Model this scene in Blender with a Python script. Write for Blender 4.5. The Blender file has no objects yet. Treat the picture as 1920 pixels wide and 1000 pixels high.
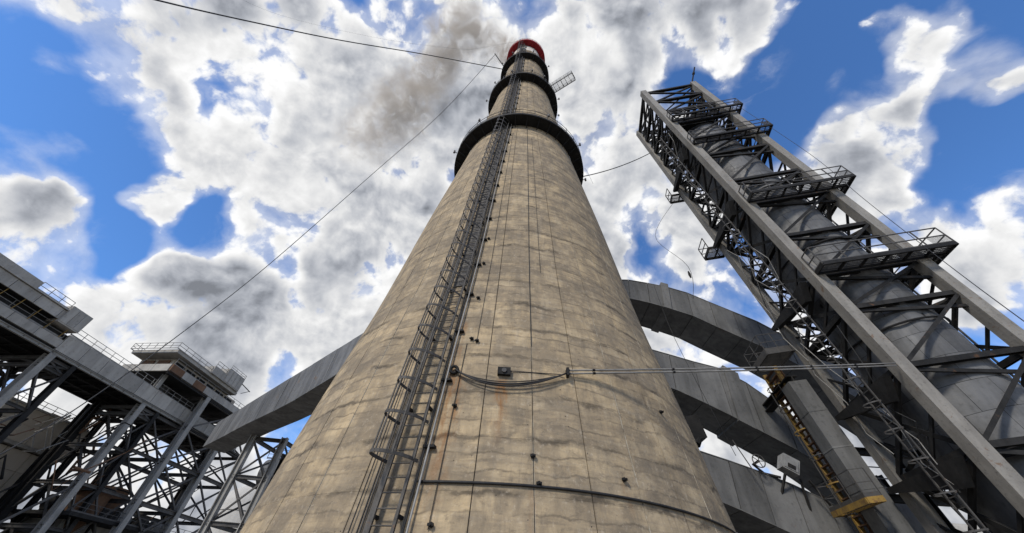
import bpy, math, random
import numpy as np
from mathutils import Vector, Matrix
random.seed(7)
RN = random.Random(11)
S = bpy.context.scene
COL = S.collection
PI = math.pi
def V(*a): return Vector(a) if len(a) == 3 else Vector(a[0])

# ------------------------------------------------------------------ camera
EYE = Vector((0, 0, 1.6))
cam = bpy.data.cameras.new('camera'); cam.sensor_width = 36; cam.lens = 36 * 670 / 1920
cam.clip_start = 0.05; cam.clip_end = 5000
co = bpy.data.objects.new('camera', cam); COL.objects.link(co); S.camera = co
co.matrix_world = Matrix(((0.99785205, -0.06550784, 0, 0), (-0.04679318, -0.71277982, -0.69982521, 0),
                          (0.04584404, 0.69832202, -0.71431413, 1.6), (0, 0, 0, 1)))
# ------------------------------------------------------------------ light
SUN_DIR = Vector((-0.48, -0.69, 0.74)).normalized()      # towards the sun
sun = bpy.data.lights.new('sun', 'SUN'); sun.energy = 3.2; sun.angle = math.radians(9); sun.color = (1.0, 0.93, 0.82)
so = bpy.data.objects.new('sun', sun); COL.objects.link(so)
so.rotation_euler = SUN_DIR.to_track_quat('Z', 'Y').to_euler()
S.view_settings.view_transform = 'Standard'; S.view_settings.look = 'None'
S.view_settings.exposure = 0.0; S.view_settings.gamma = 1; S.view_settings.use_curve_mapping = False
S.cycles.max_bounces = 6; S.cycles.diffuse_bounces = 3; S.cycles.volume_bounces = 1
S.cycles.volume_step_rate = 1.0; S.cycles.volume_max_steps = 96

class NT:
    def __init__(s, tree): s.t = tree; s.n = tree.nodes; s.l = tree.links; s.n.clear()
    def new(s, typ, **kw):
        n = s.n.new(typ)
        for k, v in kw.items(): setattr(n, k, v)
        return n
    def put(s, sock, v):
        if v is None: return
        if isinstance(v, bpy.types.NodeSocket): s.l.new(v, sock)
        else:
            if sock.type == 'RGBA' and len(v) == 3: v = (*v, 1)
            sock.default_value = v
    def math(s, op, a, b=None, c=None, clamp=False):
        n = s.new('ShaderNodeMath', operation=op, use_clamp=clamp)
        for i, v in enumerate((a, b, c)):
            if v is not None: s.put(n.inputs[i], v)
        return n.outputs[0]
    def vmath(s, op, a, b=None, scale=None):
        n = s.new('ShaderNodeVectorMath', operation=op)
        s.put(n.inputs[0], a)
        if b is not None: s.put(n.inputs[1], b)
        if scale is not None: s.put(n.inputs['Scale'], scale)
        return n.outputs['Value'] if op in ('DOT_PRODUCT', 'LENGTH') else n.outputs[0]
    def ramp(s, v, a, b, lo=0., hi=1., smooth=True):
        n = s.new('ShaderNodeMapRange', interpolation_type='SMOOTHSTEP' if smooth else 'LINEAR')
        for k, x in zip(('Value', 'From Min', 'From Max', 'To Min', 'To Max'), (v, a, b, lo, hi)): s.put(n.inputs[k], x)
        return n.outputs[0]
    def noise(s, vec, scale, detail=4, rough=.5, dist=0., out=0):
        n = s.new('ShaderNodeTexNoise'); s.put(n.inputs['Vector'], vec)
        s.put(n.inputs['Scale'], scale); s.put(n.inputs['Detail'], detail); s.put(n.inputs['Roughness'], rough); s.put(n.inputs['Distortion'], dist)
        return n.outputs[out]
    def mix(s, f, a, b, blend='MIX'):
        n = s.new('ShaderNodeMix', data_type='RGBA', blend_type=blend)
        s.put(n.inputs[0], f); s.put(n.inputs[6], a); s.put(n.inputs[7], b)
        return n.outputs[2]
    def scalev(s, vec, sc):
        return s.vmath('MULTIPLY', vec, sc)

# ------------------------------------------------------------------ world: sky and clouds
world = bpy.data.worlds.new('World'); S.world = world; world.use_nodes = True
w = NT(world.node_tree)
sky = w.new('ShaderNodeTexSky', sky_type='NISHITA'); sky.sun_disc = False
sky.sun_elevation = math.asin(SUN_DIR.z); sky.sun_rotation = math.atan2(SUN_DIR.x, SUN_DIR.y)
sky.air_density = 0.9; sky.dust_density = 0.0; sky.ozone_density = 3.0; sky.altitude = 300
D = w.new('ShaderNodeTexCoord').outputs['Generated']
BLOBS = [(-0.659, 0.237, 0.714, 0.163, 0.8), (-0.542, 0.371, 0.754, 0.214, 0.9), (-0.694, 0.16, 0.702, 0.076, 0.5), (-0.758, 0.23, 0.61, 0.051, 0.45), (-0.353, 0.29, 0.89, 0.229, 0.8), (-0.424, 0.5, 0.755, 0.199, 0.8), (-0.584, 0.478, 0.656, 0.119, 0.5), (-0.513, 0.606, 0.608, 0.142, 0.6), (-0.214, 0.467, 0.858, 0.202, 0.7), (-0.135, 0.197, 0.971, 0.17, 0.7), (0.143, 0.224, 0.964, 0.151, 0.7), (0.203, 0.35, 0.914, 0.14, 0.7), (0.234, 0.558, 0.796, 0.139, 0.6), (0.316, 0.708, 0.631, 0.137, 0.6), (0.287, 0.14, 0.948, 0.103, 0.6), (-0.809, 0.386, 0.443, 0.063, 0.8), (-0.8, 0.455, 0.39, 0.071, 0.8), (-0.715, 0.561, 0.417, 0.096, 0.8), (-0.639, 0.618, 0.457, 0.119, 0.9), (-0.499, 0.71, 0.496, 0.141, 0.9), (-0.371, 0.686, 0.626, 0.133, 0.7), (-0.754, 0.572, 0.324, 0.077, 0.8), (-0.718, 0.651, 0.246, 0.078, 0.8), (-0.708, 0.442, 0.55, 0.055, 0.9), (-0.776, 0.344, 0.529, 0.04, 0.9), (0.49, 0.244, 0.837, 0.075, 0.95), (0.674, 0.167, 0.72, 0.062, 0.6), (0.671, 0.262, 0.693, 0.077, 0.7), (0.732, 0.301, 0.611, 0.064, 0.6), (0.691, 0.109, 0.714, 0.043, 0.4), (0.603, 0.097, 0.792, 0.039, 0.3), (0.781, 0.347, 0.519, 0.081, 0.8), (0.797, 0.273, 0.538, 0.041, 0.6), (0.762, 0.431, 0.483, 0.095, 0.8), (0.815, 0.405, 0.415, 0.082, 0.9), (0.486, 0.644, 0.591, 0.146, 0.8), (0.431, 0.528, 0.732, 0.075, 0.5), (0.431, 0.15, 0.89, 0.07, 0.8), (0.595, 0.341, 0.728, 0.055, 0.8), (0.743, 0.159, 0.65, 0.035, 0.7), (0.499, 0.766, 0.405, 0.202, 0.8), (0.701, 0.69, 0.181, 0.151, 0.8), (-0.795, 0.29, 0.532, 0.083, -0.8), (-0.752, 0.317, 0.578, 0.07, -0.5), (-0.779, 0.162, 0.605, 0.052, -0.5), (-0.741, 0.385, 0.55, 0.041, -0.4), (-0.771, 0.448, 0.453, 0.047, -0.7), (-0.69, 0.49, 0.53, 0.06, -0.6), (-0.63, 0.54, 0.56, 0.055, -0.5), (-0.597, 0.589, 0.545, 0.054, -0.5), (0.336, 0.534, 0.775, 0.051, -0.8), (0.384, 0.618, 0.686, 0.05, -0.8), (0.578, 0.168, 0.799, 0.080, -0.7), (0.591, 0.246, 0.768, 0.065, -0.6), (0.512, 0.095, 0.854, 0.052, -0.4), (0.725, 0.093, 0.682, 0.059, -0.7), (0.772, 0.206, 0.602, 0.048, -0.7), (0.757, 0.31, 0.575, 0.038, -0.6), (0.541, 0.295, 0.787, 0.051, -0.5), (0.733, 0.384, 0.561, 0.032, -0.5), (0.416, 0.19, 0.889, 0.041, -0.3), (-0.779, 0.486, 0.397, 0.03, -0.5), (-0.441, 0.725, 0.529, 0.031, -0.4),
 (0.642, 0.349, 0.683, 0.057, 0.9), (0.615, 0.11, 0.781, 0.036, 0.8), (0.665, 0.107, 0.739, 0.041, 0.9), (0.797, 0.348, 0.494, 0.064, 0.9), (-0.803, 0.417, 0.427, 0.064, 0.95), (-0.788, 0.49, 0.374, 0.059, 0.9), (-0.713, 0.424, 0.559, 0.04, 0.9), (-0.769, 0.362, 0.526, 0.025, 0.9), (0.386, 0.156, 0.909, 0.07, 0.8), (0.479, 0.134, 0.868, 0.037, 0.8), (0.753, 0.162, 0.638, 0.022, 0.8), (0.631, 0.26, 0.731, 0.027, 0.6), (0.727, 0.188, 0.66, 0.026, -0.5), (-0.562, 0.707, 0.429, 0.129, 0.8), (-0.417, 0.741, 0.526, 0.076, 0.7),
 (-0.063, 0.432, 0.9, 0.203, 0.8), (0.209, 0.48, 0.852, 0.15, 0.6), (-0.366, 0.586, 0.723, 0.198, 0.7), (0.371, 0.333, 0.867, 0.083, 0.35), (0.594, 0.371, 0.714, 0.061, 0.3), (-0.614, 0.653, 0.443, 0.153, 0.7), (-0.778, 0.53, 0.337, 0.088, 0.7), (0.669, 0.418, 0.614, 0.076, 0.4), (0.085, 0.166, 0.982, 0.133, 0.5), (-0.288, 0.199, 0.937, 0.109, 0.5)]
warp = w.vmath('SUBTRACT', w.noise(D, 4.0, 4, .55, out=1), (.5, .5, .5))
Dm = w.vmath('NORMALIZE', w.vmath('ADD', D, w.vmath('SCALE', warp, scale=.16)))
acc = w.math('MULTIPLY', w.math('SUBTRACT', w.noise(D, 1.7, 2, .5), .5), 1.0)
for x, y, z, r, a in BLOBS:
    dt = w.vmath('DOT_PRODUCT', Dm, (x, y, z))
    k = 1.45 if a > 0 else 1.9
    acc = w.math('ADD', acc, w.ramp(dt, math.cos(r * k), 1.0, 0, a * (.72 if a > 0 else .95)))
sz = w.new('ShaderNodeSeparateXYZ'); w.l.new(D, sz.inputs[0])
acc = w.math('ADD', acc, w.ramp(sz.outputs[2], .42, .05, 0, .9))
cov = w.math('MULTIPLY', w.math('TANH', w.math('MULTIPLY', w.math('SUBTRACT', acc, 0.05), 1.5)), .50)
def cloud_noise(vec, det):
    n1 = w.noise(vec, 5.2, det, .60, .15)
    n2 = w.noise(vec, 2.3, max(det - 2, 2), .55, .1)
    o = w.math('ADD', w.math('MULTIPLY', w.math('SUBTRACT', n1, .5), 2.5), w.math('MULTIPLY', w.math('SUBTRACT', n2, .5), 1.1))
    if det > 4:
        vv = w.vmath('ADD', vec, w.vmath('SCALE', w.vmath('SUBTRACT', w.noise(vec, 9., 4, .6, out=1), (.5, .5, .5)), scale=.09))
        for sc_, am in ((11., .55), (27., .30)):
            vo = w.new('ShaderNodeTexVoronoi', feature='F1'); w.put(vo.inputs['Vector'], vv); vo.inputs['Scale'].default_value = sc_
            o = w.math('ADD', o, w.math('MULTIPLY', w.math('SUBTRACT', .42, vo.outputs['Distance']), am))
    return o
W2 = w.vmath('ADD', D, w.vmath('SCALE', warp, scale=.07))
cn = cloud_noise(W2, 11)
cl_ = cloud_noise(W2, 2)
fine = w.math('SUBTRACT', cn, cloud_noise(w.vmath('ADD', W2, tuple(SUN_DIR * .02)), 7))
dens = w.math('ADD', cov, cn)
soft = w.math('ADD', cov, w.math('ADD', w.math('MULTIPLY', cl_, .55), w.math('MULTIPLY', cn, .45)))
alpha = w.ramp(dens, -0.02, 0.17)
patch = w.ramp(w.noise(W2, 2.9, 5, .55, .1), .38, .58)
thick = w.math('MULTIPLY', w.ramp(soft, 0.14, 0.62), w.math('ADD', .42, w.math('MULTIPLY', patch, .58)))
alpha = w.math('MAXIMUM', w.ramp(dens, -0.05, 0.25), w.math('MULTIPLY', w.ramp(soft, -.22, .20), .42))
val = w.math('ADD', w.math('SUBTRACT', .97, w.math('MULTIPLY', thick, .60)), w.math('MULTIPLY', fine, .58))
val = w.math('MINIMUM', w.math('MAXIMUM', val, .24), 1.03)
ccol = w.mix(w.ramp(val, .25, .9), (.93, .99, 1.12), (1.0, 1.0, 1.0))
cloud = w.vmath('SCALE', ccol, scale=val)
veil = w.math('MULTIPLY', w.ramp(w.noise(w.vmath('ADD', w.scalev(D, (2.2, 3.2, 2.6)), w.vmath('SCALE', warp, scale=.5)), 1.6, 9, .62, .3), .50, .74), w.ramp(acc, -.75, .25))
skyc = w.vmath('MULTIPLY', sky.outputs[0], (.115, .172, .228))
skyv = w.mix(w.math('MULTIPLY', veil, .75), skyc, (.86, .90, .97))
final = w.mix(alpha, skyv, cloud)
bg = w.new('ShaderNodeBackground'); w.put(bg.inputs[0], final); bg.inputs[1].default_value = 1.0
# the sky texture itself is scaled to about a tenth before it is mixed with the clouds
wo = w.new('ShaderNodeOutputWorld'); w.l.new(bg.outputs[0], wo.inputs[0])
world.cycles.sampling_method = 'MANUAL'; world.cycles.sample_map_resolution = 512

# ------------------------------------------------------------------ materials
def new_mat(name):
    m = bpy.data.materials.new(name); m.use_nodes = True
    t = NT(m.node_tree); o = t.new('ShaderNodeOutputMaterial'); b = t.new('ShaderNodeBsdfPrincipled')
    t.l.new(b.outputs[0], o.inputs[0])
    return m, t, b
def weather(name, c1, c2, rough=.8, metal=0., sc=.8, rust=0., rustc=(.16, .07, .03), streak=.35, bump=.15, bsc=12, dirt=.25, obj_var=.0, spec=.3):
    m, t, b = new_mat(name)
    P = t.new('ShaderNodeNewGeometry').outputs['Position']
    n1 = t.noise(P, sc, 6, .6, .3)
    n2 = t.noise(t.scalev(P, (1, 1, .12)), sc * 4, 5, .6)
    f = t.math('ADD', t.math('MULTIPLY', t.ramp(n1, .3, .7), 1 - streak), t.math('MULTIPLY', t.ramp(n2, .3, .7), streak))
    c = t.mix(f, c1, c2)
    n3 = t.noise(P, sc * 9, 8, .7)
    c = t.mix(t.math('MULTIPLY', t.ramp(n3, .52, .75), dirt), c, tuple(x * .35 for x in c1))
    if rust > 0:
        n4 = t.noise(P, sc * 2.7, 9, .68, .5)
        c = t.mix(t.math('MULTIPLY', t.ramp(n4, .66 - .22 * rust, .74 - .15 * rust), .85), c, rustc)
    if obj_var:
        r = t.new('ShaderNodeObjectInfo').outputs['Random']
        c = t.mix(1., c, t.vmath('SCALE', (1, 1, 1), scale=t.ramp(r, 0, 1, 1 - obj_var, 1 + obj_var, False)), 'MULTIPLY')
    t.put(b.inputs['Base Color'], c); b.inputs['Metallic'].default_value = metal
    t.put(b.inputs['Roughness'], t.ramp(n3, .3, .7, max(rough - .1, .05), min(rough + .12, 1)))
    b.inputs['Specular IOR Level'].default_value = spec
    bp = t.new('ShaderNodeBump'); bp.inputs['Strength'].default_value = bump; bp.inputs['Distance'].default_value = .03
    t.put(bp.inputs['Height'], t.noise(P, bsc, 6, .65)); t.l.new(bp.outputs[0], b.inputs['Normal'])
    return m
CX, CY = .06, 18.
def chimney_material():
    m, t, b = new_mat('chimney_concrete')
    P = t.new('ShaderNodeNewGeometry').outputs['Position']
    sp = t.new('ShaderNodeSeparateXYZ'); t.l.new(P, sp.inputs[0]); X, Y, Z = sp.outputs
    phi = t.math('MULTIPLY', t.math('ARCTAN2', t.math('SUBTRACT', X, CX), t.math('SUBTRACT', CY, Y)), 57.2958)
    pc = t.math('DIVIDE', t.math('SUBTRACT', phi, 5.0), 9.0)
    # wavy lift bands
    wav = t.math('MULTIPLY', t.math('SUBTRACT', t.noise(t.scalev(P, (.5, .5, .35)), 1.0, 5, .6), .5), 1.3)
    zz = t.math('DIVIDE', t.math('ADD', Z, wav), 1.25)
    cmb = t.new('ShaderNodeCombineXYZ'); t.put(cmb.inputs[0], t.math('MULTIPLY', t.math('FLOOR', pc), 1.0)); t.put(cmb.inputs[1], t.math('FLOOR', t.math('DIVIDE', Z, 1.25)))
    wn = t.new('ShaderNodeTexWhiteNoise', noise_dimensions='2D'); t.l.new(cmb.outputs[0], wn.inputs['Vector'])
    cell = wn.outputs[0]
    band = t.noise(t.scalev(P, (.16, .16, 1.25)), 1.0, 7, .70, 1.2)
    band2 = t.noise(t.scalev(P, (.5, .5, 4.2)), 1.0, 6, .68, .6)
    blot = t.noise(t.scalev(P, (.45, .45, .8)), 1.0, 8, .68, .8)
    fine = t.noise(P, 7.0, 9, .72)
    strk = t.noise(t.scalev(P, (2.6, 2.6, .16)), 1.0, 6, .65)
    c = t.mix(t.ramp(blot, .30, .68), (.27, .212, .138), (.55, .42, .25))
    c = t.mix(t.math('MULTIPLY', t.ramp(band, .48, .64), .45), c, (.165, .135, .10))
    c = t.mix(t.math('MULTIPLY', t.ramp(band2, .50, .64), .35), c, (.15, .122, .092))
    c = t.mix(t.math('MULTIPLY', t.ramp(band2, .46, .32), .35), c, (.50, .42, .30))
    c = t.mix(t.math('MULTIPLY', t.ramp(strk, .50, .74), .40), c, (.13, .108, .082))
    c = t.mix(t.math('MULTIPLY', t.ramp(strk, .44, .28), .35), c, (.46, .39, .29))
    c = t.mix(t.math('MULTIPLY', cell, .30), c, (.17, .15, .125))
    # each pour shows as a broken, blocky course of its own tone
    for hh_, am, arc in ((.42, .46, .17), (1.25, .30, .11)):
        zq = t.math('FLOOR', t.math('DIVIDE', t.math('ADD', Z, t.math('MULTIPLY', wav, .55)), hh_))
        cb = t.new('ShaderNodeCombineXYZ'); t.put(cb.inputs[0], t.math('MULTIPLY', phi, arc)); t.put(cb.inputs[1], t.math('MULTIPLY', zq, 7.37)); t.put(cb.inputs[2], t.math('MULTIPLY', Z, .35))
        cn_ = t.noise(cb.outputs[0], 1.0, 5, .6, .2)
        fr = t.math('ABSOLUTE', t.math('SUBTRACT', t.math('FRACT', t.math('DIVIDE', t.math('ADD', Z, t.math('MULTIPLY', wav, .55)), hh_)), .5))
        lm = t.math('MULTIPLY', t.ramp(fr, .5 - .045 / hh_, .5), t.ramp(t.noise(t.scalev(P, (.9, .9, 1.6)), 1.0, 5, .65), .40, .58))
        c = t.mix(t.math('MULTIPLY', t.ramp(cn_, .46, .58), am), c, (.165, .138, .104))
        c = t.mix(t.math('MULTIPLY', lm, .62), c, (.10, .082, .06))
        c = t.mix(t.math('MULTIPLY', t.ramp(cn_, .46, .34), am * .5), c, (.57, .465, .31))
    # dark wavy lift lines, broken
    ln = t.math('ABSOLUTE', t.math('SUBTRACT', t.math('FRACT', zz), .5))
    lmask = t.math('MULTIPLY', t.ramp(ln, .40, .5), t.ramp(t.noise(t.scalev(P, (.7, .7, 1.2)), 1.3, 5, .6), .42, .66))
    c = t.mix(t.math('MULTIPLY', lmask, .85), c, (.085, .07, .052))
    # dark run-off either side of the vertical joints
    jd = t.math('ABSOLUTE', t.math('SUBTRACT', t.math('FRACT', pc), .5))
    jm = t.math('MULTIPLY', t.ramp(jd, .455, .5), t.ramp(t.noise(t.scalev(P, (1, 1, .5)), 1.2, 4, .6), .35, .7))
    c = t.mix(t.math('MULTIPLY', jm, .55), c, (.09, .075, .06))
    ev = t.math('LESS_THAN', t.math('FRACT', t.math('MULTIPLY', t.math('ADD', t.math('ROUND', pc), .0), .5)), .25)
    jl = t.math('MULTIPLY', t.ramp(jd, .482, .494), t.math('MULTIPLY', ev, t.ramp(t.noise(P, 1.7, 4, .6), .36, .56)))
    c = t.mix(t.math('MULTIPLY', jl, .75), c, (.60, .55, .45))
    # pits and specks
    vo = t.new('ShaderNodeTexVoronoi'); t.put(vo.inputs['Vector'], P); vo.inputs['Scale'].default_value = 4.5; vo.inputs['Randomness'].default_value = 1
    pits = t.math('MULTIPLY', t.ramp(vo.outputs['Distance'], .10, .03), t.ramp(t.noise(P, 1.1, 3), .48, .60))
    c = t.mix(pits, c, (.06, .05, .04))
    c = t.mix(t.math('MULTIPLY', t.ramp(fine, .56, .74), .55), c, (.12, .10, .08))
    c = t.mix(t.math('MULTIPLY', t.ramp(fine, .46, .30), .42), c, (.55, .47, .36))
    f2 = t.noise(t.scalev(P, (1, 1, 1.6)), 2.6, 9, .75, .4)
    c = t.mix(t.math('MULTIPLY', t.ramp(f2, .52, .66), .50), c, (.13, .108, .082))
    f3 = t.noise(t.scalev(P, (9, 9, .8)), 1.0, 5, .7)
    c = t.mix(t.math('MULTIPLY', t.ramp(f3, .50, .70), .30), c, (.16, .135, .10))
    # rust that runs down from iron fixings
    def rust(ph, zt, ln_, wd, amt):
        a = t.math('ABSOLUTE', t.math('SUBTRACT', phi, ph))
        jit = t.math('MULTIPLY', t.math('SUBTRACT', t.noise(t.scalev(P, (1.2, 1.2, 1.6)), 1.6, 4, .6), .5), wd * 2.2)
        m1 = t.ramp(t.math('ABSOLUTE', t.math('ADD', t.math('SUBTRACT', phi, ph), jit)), wd, wd * .15)
        m2 = t.math('MULTIPLY', t.ramp(Z, zt + .05, zt - .1), t.ramp(Z, zt - ln_, zt - ln_ * .25))
        return t.math('MULTIPLY', t.math('MULTIPLY', m1, m2), t.math('MULTIPLY', t.ramp(t.noise(t.scalev(P, (3, 3, .7)), 1.5, 6, .7), .35, .62), amt))
    for args in ((-.9, 6.75, 2.2, 1.6, .75), (-9.6, 6.8, 4.5, 2.0, .7), (-11.3, 9.0, 7., 1.5, .45), (4.6, 3.9, 2., .7, .3), (20.3, 4.3, 1.0, .9, .25)):
        c = t.mix(rust(*args), c, (.24, .105, .032))
    t.put(b.inputs['Base Color'], c); b.inputs['Roughness'].default_value = .92; b.inputs['Specular IOR Level'].default_value = .2
    bp = t.new('ShaderNodeBump'); bp.inputs['Strength'].default_value = .55; bp.inputs['Distance'].default_value = .035
    h = t.math('ADD', t.math('MULTIPLY', t.noise(P, 5.0, 8, .7), 1.0), t.math('ADD', t.math('MULTIPLY', pits, -1.), t.math('MULTIPLY', lmask, -.6)))
    t.put(bp.inputs['Height'], h); t.l.new(bp.outputs[0], b.inputs['Normal'])
    return m
M = {}
M['chimney'] = chimney_material()
M['joint'] = weather('joint_grime', (.07, .058, .045), (.11, .09, .07), .95)  # dark dirt colour that shows in the open joints between panels
M['grey_conc'] = weather('grey_concrete', (.25, .238, .215), (.42, .40, .36), .9, sc=.25, streak=.6, dirt=.5, obj_var=.12, bump=.3, rust=.12)
M['tan_conc'] = weather('bunker_concrete', (.42, .37, .30), (.56, .49, .40), .9, sc=.2, streak=.5, dirt=.2, obj_var=.10, bump=.3)
M['dark'] = weather('dark_steel', (.012, .012, .012), (.030, .029, .028), .7, metal=0, spec=.15, sc=1.2, rust=.12, rustc=(.07, .04, .025))  # near-black steel with sparse rust patches
M['brace'] = weather('dark_grey_brace_paint', (.012, .012, .012), (.032, .031, .030), .7, metal=.0, spec=.15, sc=1.0, rust=.25, rustc=(.10, .055, .03), obj_var=.2)
M['leg'] = weather('weathered_grey_leg_paint', (.165, .155, .138), (.275, .26, .232), .65, sc=.9, streak=.5, dirt=.7, rust=.3, rustc=(.15, .085, .045), bump=.2)
M['truss'] = weather('grey_truss_paint', (.05, .048, .046), (.11, .105, .098), .7, sc=.8, dirt=.4, rust=.35, rustc=(.12, .07, .045), obj_var=.3)
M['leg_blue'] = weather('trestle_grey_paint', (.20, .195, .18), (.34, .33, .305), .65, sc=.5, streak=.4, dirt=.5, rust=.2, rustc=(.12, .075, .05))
M['duct'] = weather('duct_sheet', (.07, .071, .071), (.165, .165, .162), .7, metal=.05, sc=.45, streak=.55, dirt=.5, rust=.15, rustc=(.13, .09, .06), obj_var=.2, bump=.5, bsc=2.2)
M['sheet'] = weather('galvanised_cladding', (.065, .065, .066), (.165, .165, .163), .6, metal=.12, sc=.6, streak=.4, dirt=.35, obj_var=.14, bump=.6, bsc=1.1)
M['dark_vessel'] = weather('dull_vessel_plate', (.065, .066, .068), (.13, .13, .13), .6, metal=.3, sc=.4, streak=.6, dirt=.4, rust=.1)
M['pipe'] = weather('galvanised_pipe', (.22, .215, .20), (.34, .33, .31), .6, metal=.05, sc=3, dirt=.4)
M['rail'] = weather('dark_rail_paint', (.05, .05, .05), (.09, .085, .08), .6, sc=3, rust=.3, rustc=(.12, .06, .03))
M['grey_rail'] = weather('grey_rail_paint', (.16, .155, .145), (.27, .26, .24), .6, sc=3, rust=.2)
M['yellow'] = weather('yellow_safety_paint', (.17, .115, .045), (.38, .235, .05), .7, sc=1.5, dirt=.9, rust=.7, rustc=(.14, .08, .04))
M['red'] = weather('red_warning_paint', (.26, .012, .018), (.36, .02, .025), .6, sc=.6, streak=.6, dirt=.3)
M['white'] = weather('faded_white_paint', (.48, .42, .36), (.66, .61, .54), .75, sc=.5, streak=.7, dirt=.4)
M['cable'] = weather('black_cable', (.015, .015, .016), (.03, .03, .03), .6, sc=4)
M['ladder'] = weather('ladder_steel', (.038, .035, .032), (.095, .088, .078), .6, metal=.1, sc=2, rust=.3, rustc=(.10, .06, .035))
M['rusty'] = weather('rusted_plate', (.11, .06, .035), (.17, .10, .06), .85, sc=.8, rust=.5)
M['pale'] = weather('pale_plaster', (.36, .35, .32), (.48, .46, .42), .9, sc=.15, streak=.6, dirt=.5)
M['ground'] = weather('dusty_yard_concrete', (.15, .14, .12), (.26, .24, .21), .95, sc=.12, streak=0, dirt=.5)
M['box_paint'] = weather('light_cabinet_paint', (.15, .152, .155), (.28, .285, .285), .5, sc=2, dirt=.4)

# ------------------------------------------------------------------ mesh helpers
ORG = {}
def link(o, parent=None, org=None):
    COL.objects.link(o)
    if parent is not None:
        o.parent = parent
    ORG[o.name] = org if org is not None else (ORG[parent.name] if parent is not None else Vector((0, 0, 0)))
    return o
def thing(name, loc, label, cat, group=None):
    o = bpy.data.objects.new(name, None); o.empty_display_size = .5; o.location = loc
    link(o, None, Vector(loc)); o['label'] = label; o['category'] = cat
    if group: o['group'] = group
    return o
def tag(o, label, cat, group=None):
    o['label'] = label; o['category'] = cat
    if group: o['group'] = group
    return o
class MB:
    def __init__(s): s.v = []; s.f = []
    def box(s, c, X, Y, Z):
        c, X, Y, Z = Vector(c), Vector(X), Vector(Y), Vector(Z); n = len(s.v)
        for a in (-1, 1):
            for b in (-1, 1):
                for d in (-1, 1): s.v.append(c + a * X + b * Y + d * Z)
        s.f += [tuple(n + i for i in q) for q in ((0, 1, 3, 2), (4, 6, 7, 5), (0, 4, 5, 1), (2, 3, 7, 6), (0, 2, 6, 4), (1, 5, 7, 3))]
        return s
    def hexa(s, pts):   # 8 points, order as in box: (-,-,-)(-,-,+)(-,+,-)(-,+,+)(+..)
        n = len(s.v); s.v += [Vector(p) for p in pts]
        s.f += [tuple(n + i for i in q) for q in ((0, 1, 3, 2), (4, 6, 7, 5), (0, 4, 5, 1), (2, 3, 7, 6), (0, 2, 6, 4), (1, 5, 7, 3))]
        return s
    def bar(s, p, q, w, h, up=(0, 0, 1)):
        p, q = Vector(p), Vector(q); d = (q - p); L = d.length
        if L < 1e-6: return s
        d /= L; side = d.cross(Vector(up))
        if side.length < 1e-3: side = d.cross(Vector((1, 0, 0)))
        side.normalize(); u = side.cross(d).normalized()
        return s.box((p + q) / 2, d * L / 2, side * w / 2, u * h / 2)
    def tube(s, pts, r, n=8, closed=False, caps=True):
        pts = [Vector(p) for p in pts]; m = len(pts); base = len(s.v); prev = None
        for i, p in enumerate(pts):
            if closed: d = pts[(i + 1) % m] - pts[i - 1]
            else: d = pts[min(i + 1, m - 1)] - pts[max(i - 1, 0)]
            d.normalize()
            if prev is None: a = d.orthogonal().normalized()
            else: a = (prev - d * prev.dot(d)).normalized()
            prev = a; b = d.cross(a)
            rr_ = r[i] if isinstance(r, (list, tuple)) else r
            for k in range(n):
                t = 2 * PI * k / n; s.v.append(p + (a * math.cos(t) + b * math.sin(t)) * rr_)
        for i in range(m if closed else m - 1):
            for k in range(n):
                j = (i + 1) % m
                s.f.append((base + i * n + k, base + i * n + (k + 1) % n, base + j * n + (k + 1) % n, base + j * n + k))
        if caps and not closed:
            s.f.append(tuple(base + k for k in range(n))[::-1]); s.f.append(tuple(base + (m - 1) * n + k for k in range(n)))
        return s
    def lathe(s, prof, c=(0, 0), n=64, frame=None, a0=0, a1=2 * PI):
        full = abs(a1 - a0 - 2 * PI) < 1e-6; base = len(s.v); m = len(prof); cnt = n if full else n + 1
        for k in range(cnt):
            t = a0 + (a1 - a0) * k / n
            for r, z in prof:
                x, y = c[0] + r * math.sin(t), c[1] - r * math.cos(t)
                s.v.append(frame(x, y, z) if frame else Vector((x, y, z)))
        for k in range(n):
            j = (k + 1) % cnt
            for i in range(m - 1):
                s.f.append((base + k * m + i, base + j * m + i, base + j * m + i + 1, base + k * m + i + 1))
        return s
    def mesh(s, name, mat, org=(0, 0, 0), smooth=False):
        me = bpy.data.meshes.new(name); org = Vector(org)
        me.from_pydata([tuple(p - org) for p in s.v], [], s.f); me.materials.append(mat)
        if smooth: me.polygons.foreach_set('use_smooth', [True] * len(me.polygons))
        me.update(); return me
    def build(s, name, mat, parent=None, smooth=False, loc=None):
        org = ORG[parent.name] if parent is not None else Vector(loc if loc is not None else (0, 0, 0))
        o = bpy.data.objects.new(name, s.mesh(name, mat, org, smooth))
        if parent is None: o.location = org
        return link(o, parent, org)
def place(name, me, parent, mat4):
    o = bpy.data.objects.new(name, me); COL.objects.link(o); o.parent = parent
    org = ORG[parent.name]
    o.matrix_local = Matrix.Translation(-org) @ mat4
    ORG[o.name] = org
    return o
UNIT = {}
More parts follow.
